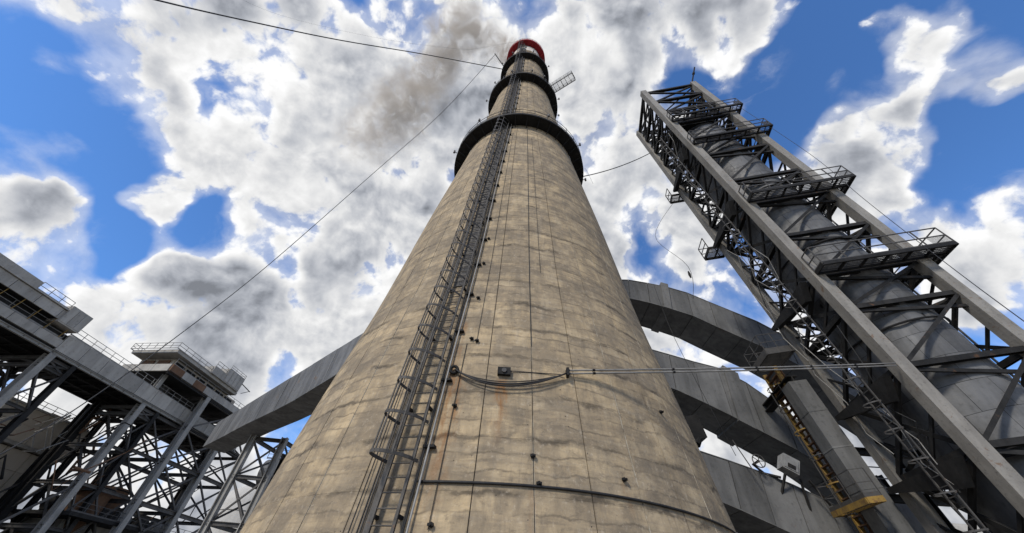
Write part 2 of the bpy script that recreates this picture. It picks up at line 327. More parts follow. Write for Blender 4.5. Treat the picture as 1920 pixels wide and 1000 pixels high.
def unit(kind, mat):
    k = (kind, mat)
    if k not in UNIT:
        b = MB()
        if kind == 'box': b.box((0, 0, 0), (.5, 0, 0), (0, .5, 0), (0, 0, .5))
        elif kind == 'beam':   # I section: length along z
            b.box((0, .43, 0), (.5, 0, 0), (0, .07, 0), (0, 0, .5)).box((0, -.43, 0), (.5, 0, 0), (0, .07, 0), (0, 0, .5)).box((0, 0, 0), (.06, 0, 0), (0, .36, 0), (0, 0, .5))
        elif kind == 'angle':  # two angles back to back
            b.box((.0, .42, 0), (.5, 0, 0), (0, .08, 0), (0, 0, .5)).box((.12, -.08, 0), (.05, 0, 0), (0, .42, 0), (0, 0, .5)).box((-.12, -.08, 0), (.05, 0, 0), (0, .42, 0), (0, 0, .5))
        elif kind == 'tube': b.tube([(0, 0, -.5), (0, 0, .5)], .5, 8)
        UNIT[k] = b.mesh(kind + '_section', M[mat], smooth=False)
    return UNIT[k]
def stick(name, parent, p, q, w_, h_, kind='box', mat='brace', up=(0, 0, 1)):
    p, q = Vector(p), Vector(q); d = q - p; L = d.length; z = d / L
    x = z.cross(Vector(up))
    if x.length < 1e-3: x = z.cross(Vector((1, 0, 0)))
    x.normalize(); y = z.cross(x)
    mt = Matrix(((x.x * w_, y.x * h_, z.x * L, 0), (x.y * w_, y.y * h_, z.y * L, 0), (x.z * w_, y.z * h_, z.z * L, 0), (0, 0, 0, 1)))
    return place(name, unit(kind, mat), parent, Matrix.Translation((p + q) / 2) @ mt)
def railing(parent, pts, up=(0, 0, 1), h=1.1, step=1.3, mat='rail', closed=False, r=.028, toe=True, posts=True, name='railing'):
    pts = [Vector(p) for p in pts]; up = Vector(up); seg = list(zip(pts, pts[1:] + ([pts[0]] if closed else [])))
    if not closed: seg = seg[:len(pts) - 1]
    b = MB()
    for p, q in seg:
        for k in (1.0, .52): b.bar(p + up * h * k, q + up * h * k, r * 1.7, r * 1.7, up)
        if toe: b.bar(p + up * .09, q + up * .09, .012, .16, up)
    R = b.build(name, M[mat], parent)
    if posts:
        for i, (p, q) in enumerate(seg):
            n = max(1, round((q - p).length / step))
            for k in range(n + (1 if (i == len(seg) - 1 and not closed) else 0)):
                a = p.lerp(q, k / n); stick('post', R, a, a + up * h, r * 1.9, r * 1.9, 'box', mat, up=(1, .3, 0))
    return R
def catenary(p, q, sag, n=24):
    p, q = Vector(p), Vector(q)
    return [p.lerp(q, i / n) - Vector((0, 0, sag * 4 * (i / n) * (1 - i / n))) for i in range(n + 1)]
# ------------------------------------------------------------------ ground
g = MB(); g.box((0, 0, -.25), (900, 0, 0), (0, 900, 0), (0, 0, .25))
go = g.build('ground', M['ground']); go['kind'] = 'structure'

# ------------------------------------------------------------------ chimney
ZP = [0, 3.7, 7.4, 12.2, 20.6, 28.2, 32.1, 49, 61.3, 70.9, 74]
RP = [9.35, 8.81, 8.36, 7.56, 6.63, 5.67, 5.16, 3.57, 2.93, 2.45, 2.3]
def R_(z): return float(np.interp(z, ZP, RP))
_zs = np.linspace(0, 74, 149); _k = np.ones(9) / 9
_rs = np.convolve(np.pad([R_(z) for z in _zs], 4, mode='reflect', reflect_type='odd'), _k, 'valid')
def R(z): return float(np.interp(z, _zs, _rs))
def PC(phi, z, off=0.):
    a = math.radians(phi); r = R(z) + off
    return Vector((CX + r * math.sin(a), CY - r * math.cos(a), z))
ch = thing('chimney', (CX, CY, 0), 'very tall tapering tan concrete chimney with three dark ring balconies and a red cap', 'chimney')
TOP = 71.8
core = MB(); core.lathe([(R(z) - .035, z) for z in np.arange(0, TOP, 1.25)] + [(R(TOP) - .035, TOP), (R(TOP) - .4, TOP), (R(TOP) - .4, TOP - 6)], (CX, CY), 80)
core.build('shaft', M['joint'], ch, True)
ROW = 1.25
def panel_pts(z0, z1, phi0, phi1, jit, n=3):
    vs = []
    for z in (z0, z1):
        for k in range(n + 1):
            a = math.radians(phi0 + (phi1 - phi0) * k / n)
            for off in (-.06, jit):
                r = R(z) + off; vs.append(Vector((CX + r * math.sin(a), CY - r * math.cos(a), z)))
    f = []; m = 2 * (n + 1)
    for k in range(n):
        f += [(2 * k + 1, 2 * k + 3, m + 2 * k + 3, m + 2 * k + 1), (2 * k, 2 * k + 1, m + 2 * k + 1, m + 2 * k) if k == 0 else None,
              (2 * k, 2 * k + 2, 2 * k + 3, 2 * k + 1), (m + 2 * k + 1, m + 2 * k + 3, m + 2 * k + 2, m + 2 * k)]
    f.append((2 * n + 1, 2 * n, m + 2 * n, m + 2 * n + 1))
    return vs, [x for x in f if x]
restv, restf = [], []
nrows = int(68.0 / ROW)
for k in range(nrows):
    z0, z1 = k * ROW + .0015, (k + 1) * ROW - .0015
    gap = math.degrees(.012 / R(z0))
    for j in range(40):
        c = .5 + 9 * j
        if c > 180: c -= 360
        jit = RN.uniform(-.002, .003)
        if 2 <= k < 25 and abs(c) < 59:
            b = MB(); b.v, b.f = panel_pts(z0, z1, -4.5 + gap, 4.5 - gap, jit)
            b.v, b.f = panel_pts(z0, z1, c - 4.5 + gap, c + 4.5 - gap, jit)
            b.build('concrete_panel', M['chimney'], ch)
        else:
            vs, fs = panel_pts(z0, z1, c - 4.5 + gap, c + 4.5 - gap, jit); n0 = len(restv)
            restv += vs; restf += [tuple(n0 + i for i in q) for q in fs]
b = MB(); b.v, b.f = restv, restf
rest = b.build('upper_concrete_panels', M['chimney'], ch); rest['kind'] = 'stuff'
b = MB(); b.lathe([(R(z) + .004, z) for z in np.linspace(nrows * ROW + .01, TOP - 1.1, 6)], (CX, CY), 80); b.build('white_band', M['white'], ch, True)
# ring balconies
def ring_balcony(z, Rp, mat='dark', fascia=.28, rail=1.1, nb=36, th=.16):
    R0 = R(z) + .01; b = MB()
    b.lathe([(R0, z), (Rp, z), (Rp, z + fascia), (Rp - .06, z + fascia), (Rp - .06, z + th), (R0, z + th)], (CX, CY), 96)
    o = b.build('ring_balcony', M[mat], ch)
    for k in range(nb):
        a = 360 / nb * k + 4
        p0 = PC(a, z - .5, 0); rr = math.radians(a)
        d = Vector((math.sin(rr), -math.cos(rr), 0)); q0 = Vector((CX, CY, 0)) + d * (Rp - .08)
        stick('bracket', o, p0 + d * .02, Vector((q0.x, q0.y, z - .03)), .06, .10, 'box', mat)
    b = MB()
    for hh in (rail, rail * .5):
        b.tube([Vector((CX + (Rp - .03) * math.sin(t), CY - (Rp - .03) * math.cos(t), z + fascia + hh - .28)) for t in np.linspace(0, 2 * PI, 73)[:-1]], .022, 5, True)
    for k in range(nb):
        t = 2 * PI * k / nb; p = Vector((CX + (Rp - .03) * math.sin(t), CY - (Rp - .03) * math.cos(t), z + th)); b.bar(p, p + Vector((0, 0, rail)), .045, .045)
    b.build('balcony_railing', M['rail'] if mat != 'red' else M['red'], ch)
    return o
ring_balcony(32.0, 6.17); ring_balcony(49.0, 4.5, nb=30); ring_balcony(61.3, 3.73, nb=24)
cap = ring_balcony(70.9, 3.33, 'red', .35, 1.1, 24)
b = MB(); b.lathe([(R(71) + .02, 71.07), (R(71) + .12, 71.1), (R(71) + .12, 72.4), (R(71) - .5, 72.4), (R(71) - .5, 70)], (CX, CY), 64); b.build('red_cap', M['red'], ch, True)
# small lamps and clamps around balcony rims
for z, Rp, angs in ((32.3, 6.2, (-70, -35, 20, 55, 88)), (49.3, 4.55, (-80, -50, -20, 10, 30, 70, 95)), (61.6, 3.8, (-60, -30, 15, 60))):
    for a in angs:
        t = math.radians(a); p = Vector((CX + Rp * math.sin(t), CY - Rp * math.cos(t), z)); d = Vector((math.sin(t), -math.cos(t), 0))
        b = MB(); b.bar(p, p + d * .25, .05, .05); b.tube([p + d * .25 - Vector((0, 0, .15)), p + d * .25 + Vector((0, 0, .2))], .09, 8); b.build('warning_lamp', M['rail'], ch)
# ladder with cage
LPH = -15.2
def lad(z, side, off):      # side in metres to the right, off radial
    a = math.radians(LPH); r = R(z) + off
    return Vector((CX + r * math.sin(a) + side * math.cos(a), CY - r * math.cos(a) + side * math.sin(a), z))
b = MB(); zz = [2.2] + list(np.arange(3, 71.5, 1.0)) + [71.9]
for side, w_, d_ in ((-.31, .13, .06), (.27, .07, .06)):
    for a, c in zip(zz, zz[1:]): b.bar(lad(a, side, .24), lad(c, side, .24), w_, d_, (math.sin(math.radians(LPH)), -math.cos(math.radians(LPH)), 0))
ladder = b.build('ladder', M['ladder'], ch)
ax = Vector((math.cos(math.radians(LPH)), math.sin(math.radians(LPH)), 0))
for z in np.arange(2.4, 71.5, .31): stick('rung', ladder, lad(z, -.31, .24), lad(z, .27, .24), .032, .032, 'tube', 'ladder')
HA = [math.radians(x) for x in np.linspace(-78, 78 + 180 * 0, 3)]
def hoop_pts(z):
    pts = []
    for t in np.linspace(0, PI, 13): pts.append(lad(z, -.40 * math.cos(t) - .30 * math.sin(t), .24 + .80 * math.sin(t) ** .8))
    return pts
for z in np.arange(4.3, 71, .95):
    pts = hoop_pts(z); b = MB()
    for p, q in zip(pts, pts[1:]): b.bar(p, q, .018, .075)
    b.build('cage_hoop', M['ladder'], ladder)
for t in np.linspace(.12, PI - .12, 5):
    b = MB(); ps = [lad(z, -.40 * math.cos(t) - .30 * math.sin(t), .24 + .78 * math.sin(t) ** .8) for z in np.arange(4.3, 71, 2.0)]
    for p, q in zip(ps, ps[1:]): b.bar(p, q, .05, .03, (1, 0, 0))
    b.build('cage_strap', M['ladder'], ladder)
for z in np.arange(3.2, 71, 2.5):
    for s in (-.31, .27): stick('wall_bracket', ladder, lad(z, s, -.02), lad(z, s, .24), .07, .07, 'box', 'dark')
# cable tray and conduits beside the ladder
def riser(name, phi, off, r, z0, z1, mat, dphi=0.):
    b = MB(); b.tube([lad(z, phi, off) for z in np.arange(z0, z1, 1.0)], r, 6); return b.build(name, M[mat], ch, True)
riser('conduit', .52, .10, .027, 1.5, 71, 'pipe')
riser('cable', .41, .07, .018, 1.5, 70, 'cable'); riser('cable', .375, .05, .014, 1.5, 70, 'cable')
riser('cable', -.62, .10, .022, 1.5, 60, 'cable'); riser('cable', -.86, .04, .016, 1.5, 60, 'cable'); riser('conduit', -.52, .16, .026, 1.5, 70, 'ladder')
b = MB()
for a, c in zip(np.arange(11, 69, 1.), np.arange(12, 70, 1.)):
    b.bar(lad(a, .0, .03), lad(c, .0, .03), .50, .03, (math.sin(math.radians(LPH)), -math.cos(math.radians(LPH)), 0))
b.build('ladder_backing_mesh', M['ladder'], ch)
for z in np.arange(2.8, 70, 1.9):
    stick('pipe_clamp', ch, lad(z, .36, .02), lad(z, .66, .02), .06, .2, 'box', 'dark', up=(math.sin(math.radians(LPH)), -math.cos(math.radians(LPH)), 0))
# lightning strips and thin wires running down the shaft
for ph, z0, z1, r in ((-9.3, 3, 8.2, .010), (-7.2, 8, 31, .008), (5.0, 8, 31.5, .011), (8.5, 12, 30, .007)):
    b = MB(); b.tube([PC(ph, z, .025) for z in np.arange(z0, z1, 1.)], r, 5); b.build('down_conductor', M['cable'], ch)
for ph, z in ((-9.0, 3.09), (-9.1, 5.81), (-8.4, 8.18), (-7.1, 8.09), (-9.45, 12.4), (-9.5, 14.3), (20.3, 4.35), (5.75, 4.0), (36.8, 6.8), (4.9, 4.6), (-8.9, 10.2)):
    p = PC(ph, z, 0); t = math.radians(ph); d = Vector((math.sin(t), -math.cos(t), 0)); sd = Vector((math.cos(t), math.sin(t), 0))
    b = MB(); b.tube([p - d * .03, p + d * .05], .055, 8); b.bar(p + d * .06 - sd * .07, p + d * .07 + sd * .06, .05, .05); b.tube([p + d * .02, p + d * .13], .022, 6)
    b.build('anchor_bolt', M['dark'], ch)
# junction box
p = PC(-.6, 6.92, .06); t = math.radians(-.6); d = Vector((math.sin(t), -math.cos(t), 0)); sd = Vector((math.cos(t), math.sin(t), 0)); up = Vector((0, 0, 1))
b = MB(); b.box(p, sd * .19, d * .07, up * .115); jb = b.build('junction_box', M['dark'], ch)
b = MB(); b.tube([p + d * .07, p + d * .11], .07, 14); b.build('lid', M['rail'], jb)
b = MB(); b.bar(PC(.6, 6.97, .04), PC(11.5, 7.05, .06), .018, .018); b.build('conduit', M['cable'], ch)
# cable hook and the loop of cable
p = PC(-10.7, 6.95, .08); b = MB(); b.tube([p + sd * .11 * math.cos(a) + up * .11 * math.sin(a) for a in np.linspace(0, 2 * PI, 17)[:-1]], .045, 8, True); b.build('cable_hook', M['dark'], ch, True)
for k, (sg, off, r) in enumerate(((.52, .12, .024), (.60, .16, .020), (.44, .10, .014))):
    pts = [PC(-10.3 + 22.6 * i / 20, 6.92 + .18 * i / 20 - sg * 4 * (i / 20) * (1 - i / 20) * (1.15 - .3 * i / 20), off) for i in range(21)]
    b = MB(); b.tube(pts, r, 6); b.build('cable', M['cable'], ch, True)
p = PC(12.4, 7.12, .08); b = MB(); b.box(p, sd * .04, d * .14, up * .12); b.build('pipe_clamp', M['dark'], ch)
b = MB(); b.tube([PC(ph, 3.93 + .012 * math.sin(ph * .11), .035) for ph in np.arange(-12.4, 75, 1.5)], .030, 6); b.build('cable', M['cable'], ch, True)
# side gantry at the second balcony and the strut by the third
g0, g1, g2, g3 = Vector((3.2, 15.1, 49.6)), Vector((3.75, 15.9, 49.6)), Vector((5.73, 13.34, 49.6)), Vector((6.31, 14.09, 49.6))
b = MB(); b.bar(g0, g2, .08, .12); b.bar(g1, g3, .08, .12); gan = b.build('side_gantry', M['rail'], ch)
for k in range(7):
    a = g0.lerp(g2, k / 6); c = g1.lerp(g3, k / 6)
    stick('rung', gan, a, c, .05, .05, 'box', 'rail')
    if k: 
        stick('post', gan, a, a + up * .9, .035, .035, 'box', 'rail', (1, 0, 0)); stick('post', gan, c, c + up * .9, .035, .035, 'box', 'rail', (1, 0, 0))
b = MB()
for a, c in ((g0, g2), (g1, g3), (g2, g3)):
    for h in (.45, .9): b.bar(a + up * h, c + up * h, .03, .03)
b.build('handrail', M['rail'], gan)
b = MB()
for k in np.linspace(.02, .98, 34): b.bar(g0.lerp(g2, k), g1.lerp(g3, k), .02, .02)
b.build('grating', M['grey_rail'], gan)
b = MB(); b.tube([Vector((-3.3, 16.1, 60.9)), Vector((-4.76, 15.25, 63.57))], .07, 6); b.build('strut', M['dark'], ch)

# ------------------------------------------------------------------ tower
t_ = Vector((-0.12337439, -0.0012475, 0.99235941)); u_ = Vector((0.97349336, -0.19422082, 0.12078472)); w_v = Vector((0.19258618, 0.98095704, 0.0251763))
TO = Vector((17.3828, 12.445, 0))
def T(a, b, c): return TO + u_ * a + w_v * b + t_ * c
AW, BW = 5.03, 4.25
tw = thing('steel_tower', T(AW / 2, BW / 2, 0), 'tall leaning lattice steel tower of four grey box legs around a metal clad vessel', 'tower')
for i, (a, b_) in enumerate(((0, 0), (AW, 0), (0, BW), (AW, BW))):
    l = stick('leg', tw, T(a, b_, -.6), T(a, b_, 41.3), .52, .52, 'box', 'leg', up=u_)
    for c in (6.9, 10, 15.1, 21.4, 27.8, 33.5):
        b = MB(); b.box(T(a, b_, c - .45), u_ * .275, w_v * .275, t_ * .22); b.build('splice_plate', M['leg'], l)
    bb = MB(); bb.box(T(a, b_, 41.34), u_ * .31, w_v * .31, t_ * .05); bb.build('cap_plate', M['leg'], l)
LV = [0.6, 3.7, 6.9, 10, 13, 15.1, 18.2, 21.4, 24.1, 27.8, 30.4, 33.5, 36.0, 38.6, 41.0]
faces = [((0, 0), (AW, 0), w_v, 'front'), ((AW, 0), (AW, BW), u_, 'right'), ((0, BW), (AW, BW), w_v, 'rear'), ((0, 0), (0, BW), u_, 'left')]
for (a0, b0), (a1, b1), nrm, fn in faces:
    def F(k, c, o=0): return T(a0 + (a1 - a0) * k, b0 + (b1 - b0) * k, c) + nrm * o
    for i, c in enumerate(LV):
        stick('beam', tw, F(.05, c), F(.95, c), .22, .26, 'beam', 'brace', up=nrm)
    for i, (c0, c1) in enumerate(zip(LV, LV[1:])):
        if fn == 'front':
            if c0 >= 33: 
                stick('brace', tw, F(.05, c0 + .1, .05), F(.95, c1 - .1, .05), .16, .16, 'angle', 'brace', up=nrm)
                stick('brace', tw, F(.05, c1 - .1, -.05), F(.95, c0 + .1, -.05), .16, .16, 'angle', 'brace', up=nrm)
            else:
                stick('brace', tw, F(.05, c0 + .1, -.08), F(.95, c1 - .15, -.08), .15, .15, 'angle', 'brace', up=nrm)
                stick('brace', tw, F(.05, c0 - .15 + (c1 - c0) * 0, .08), F(.95, c0 - (c1 - c0) * .33, .08), .15, .18, 'angle', 'brace', up=nrm)
        else:
            cm = (c0 + c1) / 2
            stick('brace', tw, F(.05, c0 + .1, .05), F(.95, c1 - .1, .05), .18, .18, 'angle', 'brace', up=nrm)
            stick('brace', tw, F(.05, c1 - .1, -.05), F(.95, c0 + .1, -.05), .18, .18, 'angle', 'brace', up=nrm)
            if fn in ('left', 'right', 'rear'):
                stick('brace', tw, F(.5, c0), F(.05, cm), .12, .12, 'angle', 'brace', up=nrm)
                stick('brace', tw, F(.5, c0), F(.95, cm), .12, .12, 'angle', 'brace', up=nrm)
                stick('brace', tw, F(.5, c0), F(.5, cm), .12, .12, 'angle', 'brace', up=nrm)
                if c0 > 20: stick('brace', tw, F(.5, cm), F(.05, c1), .10, .10, 'angle', 'brace', up=nrm); stick('brace', tw, F(.05, cm), F(.95, cm), .12, .12, 'angle', 'brace', up=nrm)
for i, c in enumerate(LV):    # plan bracing
    if c > 34 or i % 2 == 0:
        stick('brace', tw, T(.2, .2, c + .03), T(AW - .2, BW - .2, c + .03), .13, .13, 'angle', 'brace', up=t_)
        stick('brace', tw, T(AW - .2, .2, c - .1), T(.2, BW - .2, c - .1), .13, .13, 'angle', 'brace', up=t_)
# dark gusset boxes on the left face where the platforms hang
for c in (29.9, 22.4, 15.0, 9.7, 6.6):
    b = MB(); e = .14
    P0 = [(-.3, .35, c + .15), (-.3, BW + .2, c - .1), (-.3, BW + .2, c + .1), (-.3, .9, c - .7)]
    q = [T(*x) for x in P0]; o2 = -u_ * .34
    b.hexa([q[3], q[0], q[3] + o2, q[0] + o2, q[1], q[2], q[1] + o2, q[2] + o2]); b.build('gusset_box', M['dark'], tw)
# platforms
def grate(name, a0, a1, b0, b1, c, mat='dark', bars=True, hole=None):
    b = MB()
    for (x0, y0, x1, y1) in ((a0, b0, a1, b0), (a0, b1, a1, b1), (a0, b0, a0, b1), (a1, b0, a1, b1)): b.bar(T(x0, y0, c), T(x1, y1, c), .07, .2, t_)
    n = int((b1 - b0) / .11)
    for k in range(1, n): b.bar(T(a0, b0 + (b1 - b0) * k / n, c + .04), T(a1, b0 + (b1 - b0) * k / n, c + .04), .03, .06, t_)
    n = max(2, int((a1 - a0) / .9))
    for k in range(1, n): x = a0 + (a1 - a0) * k / n; b.bar(T(x, b0, c - .05), T(x, b1, c - .05), .06, .12, t_)
    return b.build(name, M[mat], tw)
for c, xo, yo in ((15.1, 1.15, -1.0), (21.4, 1.0, -1.0), (29.3, .75, -.8), (33.6, .75, -.8)):
    grate('platform', -.1, AW + xo, yo, -.3, c); grate('platform', AW + .3, AW + xo, -.3, BW * .6, c)
    railing(tw, [T(-.1, -.3, c), T(-.1, yo, c), T(AW + xo, yo, c), T(AW + xo, BW * .6, c)], t_, 1.15, 1.25)
    b = MB()
    x0 = AW + .2
    n = 11
    for k in range(n + 1):
        for kk in (0, 1):
            pass
    for k in range(0, 26): x = x0 + (xo - .2) * k / 25; b.bar(T(x, yo - .01, c), T(x, yo - .01, c + .55), .008, .008, u_)
    for k in range(0, 22): y = yo + (BW * .6 - yo) * k / 22; b.bar(T(AW + xo + .01, y, c), T(AW + xo + .01, y, c + .55), .008, .008, u_)
    b.build('guard_mesh', M['rail'], tw)
for c, ext in ((29.5, 1.1), (22.5, 1.5)):
    grate('platform', -.9, .5, BW + .3, BW + ext, c)
    railing(tw, [T(-.9, BW + .3, c), T(-.9, BW + ext, c), T(1.5, BW + ext, c)], t_, 1.15, 1.0)
for c in (35.0,):
    grate('platform', .3, AW - .3, .3, BW - .3, c)
b = MB(); b.box(T(2.3, 1.5, 34.6), u_ * 1.5, w_v * 1.1, t_ * .75); b.build('winch_house', M['dark'], tw)
# vessel with sheet cladding
vc = (AW / 2 + .12, BW / 2)
VR = 2.03
b = MB(); b.lathe([(VR - .05, 6.8), (VR - .05, 33.2), (.9, 34.6), (.0, 34.7)], vc, 40, T); vs = b.build('vessel', M['dark'], tw, True)
sheets = []
def sheet_mesh(seed):
    rn = random.Random(seed); NU, NV = 6, 5; v = []; f = []
    H, A = 1.12, math.radians(30)
    bumps = [(rn.uniform(.15, .85), rn.uniform(.15, .85), rn.uniform(.18, .42), rn.uniform(-.06, .045)) for _ in range(5)]
    for j in range(NV + 1):
        for i in range(NU + 1):
            x, y = i / NU, j / NV; a = (x - .5) * A * .988
            e = min(x, 1 - x, y, 1 - y); r = VR + .02 + .012 * min(1, e * 5)
            if e > 0:
                for bx, by, br, bh in bumps: r += bh * math.exp(-((x - bx) ** 2 + (y - by) ** 2) / br ** 2)
            v.append((r * math.sin(a), -r * math.cos(a), (y - .5) * H * .988))
    for j in range(NV):
        for i in range(NU): k = j * (NU + 1) + i; f.append((k, k + 1, k + NU + 2, k + NU + 1))
    me = bpy.data.meshes.new('cladding_sheet'); me.from_pydata(v, [], f); me.materials.append(M['sheet'])
    me.polygons.foreach_set('use_smooth', [True] * len(f)); return me
sheets = [sheet_mesh(s) for s in range(8)]
F3 = Matrix(((u_.x, w_v.x, t_.x), (u_.y, w_v.y, t_.y), (u_.z, w_v.z, t_.z))).to_4x4()
for r_i in range(23):
    for k in range(12):
        c = 7.5 + r_i * 1.12
        me = RN.choice(sheets)
        mt = Matrix.Translation(T(vc[0], vc[1], c)) @ F3 @ Matrix.Rotation(math.radians(30 * k + (15 if r_i % 2 else 0)), 4, 'Z')
        if RN.random() < .5: mt = mt @ Matrix.Scale(-1, 4, (1, 0, 0)) if False else mt
        place('cladding_sheet', me, vs, mt)
for c in (12.0, 17.5, 23.0, 28.6):
    b = MB(); b.tube([T(vc[0] + (VR + .12) * math.sin(x), vc[1] - (VR + .12) * math.cos(x), c) for x in np.linspace(0, 2 * PI, 41)[:-1]], .05, 6, True); b.build('band', M['brace'], vs)
b = MB(); b.lathe([(VR + .35, 6.55), (VR + .35, 6.75), (VR, 6.85)], vc, 40, T); b.build('flange', M['dark'], vs)
b = MB(); b.lathe([(VR + .15, 6.6), (VR + .2, 4.8), (VR + .05, 3.4), (1.1, 0.95), (.6, .3), (.6, -.5)], vc, 40, T); b.build('hopper', M['dark_vessel'], vs, True)
# mast, ladder, pipes on the tower
b = MB(); m0 = T(AW - .05, -.1, 41.3); m1 = m0 + Vector((.6, -.9, 2.2)); b.tube([m0, m1], .07, 6); b.tube([m0.lerp(m1, .55), m0.lerp(m1, .65)], .13, 6); b.build('mast', M['dark'], tw)
b = MB()
for s in (-.25, .25): b.bar(T(-.75, 1.5 + s, .2), T(-.75, 1.5 + s, 34), .06, .05, u_)
tl = b.build('ladder', M['rail'], tw)
for c in np.arange(.5, 34, .33): stick('rung', tl, T(-.75, 1.25, c), T(-.75, 1.75, c), .03, .03, 'box', 'rail', up=t_)
for c in np.arange(2.6, 34, 1.1):
    ps = [T(-.75 - .5 * math.sin(x), 1.5 - .36 * math.cos(x), c) for x in np.linspace(0, PI, 9)]; b = MB()
    for p, q in zip(ps, ps[1:]): b.bar(p, q, .015, .05, t_)
    b.build('cage_hoop', M['rail'], tl)
for a, b_, r, c1 in ((AW + .25, 2.2, .12, 20), (AW + .3, 2.7, .08, 20), (AW + .22, 1.6, .05, 26)):
    b = MB(); b.tube([T(a, b_, 0), T(a, b_, c1)], r, 8); b.build('service_pipe', M['pipe'], tw, True)
for k in range(16):   # small conduits that wander over the left side
    a = -.38 - RN.random() * .25; y = RN.uniform(.6, 3.8); c0 = RN.uniform(1, 28)
    pts = [T(a, y, c0)]; 
    for j in range(5): y = min(4.1, max(.4, y + RN.uniform(-.9, .9))); c0 += RN.uniform(.5, 2.0); pts.append(T(a + RN.uniform(-.05, .05), y, c0))
    b = MB(); b.tube(pts, .022, 5); b.build('conduit', M['grey_rail'] if k % 3 else M['cable'], tw)

# ------------------------------------------------------------------ box column, yellow stair tower
cl = thing('box_column', T(-.9, 5.35, 0), 'pale grey square steel column between the yellow stair and the leaning tower', 'column')
stick('shaft', cl, T(-.9, 5.35, -.6), T(-.9, 5.35, 12.0), .95, .95, 'box', 'duct', up=u_)
for c in np.arange(1.6, 12, 1.75):
    b = MB(); b.box(T(-.9, 5.35, c), u_ * .487, w_v * .487, t_ * .035); b.build('weld_band', M['duct'], cl)
stick('head_beam', cl, T(-.9, 5.1, 12.2), T(-.9, 9.2, 12.2), .5, .45, 'beam', 'brace')
st = thing('yellow_stair', T(-.9, 7.0, 0), 'steep caged ladder stair with worn yellow rails beside the grey box column', 'ladder')
for y in (5.95, 7.35):
    stick('stringer', st, T(-.9, y, -.3), T(-.9, y, 13.6), .14, .2, 'box', 'yellow', up=u_)
for c in np.arange(.4, 13.4, .36): stick('tread', st, T(-.9, 6.0, c), T(-.9, 7.3, c), .20, .05, 'box', 'rusty', up=t_)
for c in np.arange(1.2, 13.4, 1.25):
    ps = [T(-.95 - .62 * math.sin(x), 6.65 - .68 * math.cos(x), c) for x in np.linspace(0, PI, 9)]; b = MB()
    for p, q in zip(ps, ps[1:]): b.bar(p, q, .02, .05, t_)
    b.build('cage_hoop', M['yellow'] if RN.random() < .5 else M['rail'], st)
b = MB()
for x in (.5, PI / 2, PI - .5): b.bar(T(-.95 - .61 * math.sin(x), 6.65 - .68 * math.cos(x), 1.2), T(-.95 - .61 * math.sin(x), 6.65 - .68 * math.cos(x), 12.5), .03, .03)
b.build('cage_strap', M['rail'], st)
for c, y0, y1, a0, a1, mt in ((6.3, 3.9, 6.9, -2.0, -1.35, 'yellow'), (13.5, 4.2, 6.4, -1.9, -.4, 'rail'), (3.9, 4.7, 7.6, -2.0, -1.35, 'yellow')):
    b = MB()
    for (p, q) in ((T(a0, y0, c), T(a0, y1, c)), (T(a1, y0, c), T(a1, y1, c)), (T(a0, y0, c), T(a1, y0, c)), (T(a0, y1, c), T(a1, y1, c))): b.bar(p, q, .08, .22, t_)
    b.build('landing_frame', M[mt], st)
    b = MB()
    for k in np.arange(y0 + .1, y1, .12): b.bar(T(a0, k, c), T(a1, k, c), .03, .05, t_)
    b.build('landing_grating', M['dark'], st)
    railing(st, [T(a1, y0, c + .1), T(a0, y0, c + .1), T(a0, y1, c + .1), T(a1, y1, c + .1)], t_, 1.05, .9, mat='yellow' if c < 6 else 'rail', r=.018)
b = MB(); b.box(T(-.62, 6.65, 6.4), u_ * .015, w_v * .66, t_ * 6.9); b.build('backing_plate', M['rusty'], st)
# ------------------------------------------------------------------ flue ducts on the right
DY = 21.5; DS = DY / 19.6
def duct_curve(pts):
    return [x * DS for x, z in pts], [z * DS + 1.6 for x, z in pts]
DUCTS = [
 ('highest arched grey flue duct, leaving the chimney above the other two', 3.0,
  [(4.5, 18.7), (7, 19.2), (8.8, 19.4), (11.5, 19.0), (13.3, 18.4), (14.7, 17.6), (16, 16.9), (17.5, 16.1), (19.5, 14.5), (22, 12.2), (26, 8)],
  [(4.5, 17.0), (8.9, 17.5), (10.9, 17.0), (13.1, 16.2), (15.2, 14.9), (17, 14.0), (18.5, 12.9), (22, 10), (26, 6)], 11.35, (.28, .12)),
 ('middle arched grey flue duct with a heavy collar, below the highest duct', 2.7,
  [(4.5, 14.4), (9.7, 13.1), (11.8, 12.5), (13.5, 12.1), (14.4, 11.5), (15.6, 10.4), (17, 8.8), (19, 6.5), (22, 3)],
  [(4.5, 12.3), (10.2, 10.5), (12.3, 9.5), (14.4, 8.3), (15.8, 7.5), (17, 6.6), (19, 4.6), (22, 1.4)], 13.6, (.42, .14)),
 ('lowest grey flue duct, passing behind the foot of the yellow stair', 3.0,
  [(4.5, 8.9), (10.8, 7.0), (12.7, 6.5), (15.2, 5.6), (16.2, 5.1), (17.3, 4.3), (20, 2.4), (22, .8)],
  [(4.5, 7.0), (11.2, 4.7), (12.5, 4.2), (13.5, 3.8), (16, 2.8), (20, .5), (22, -.8)], None, None)]
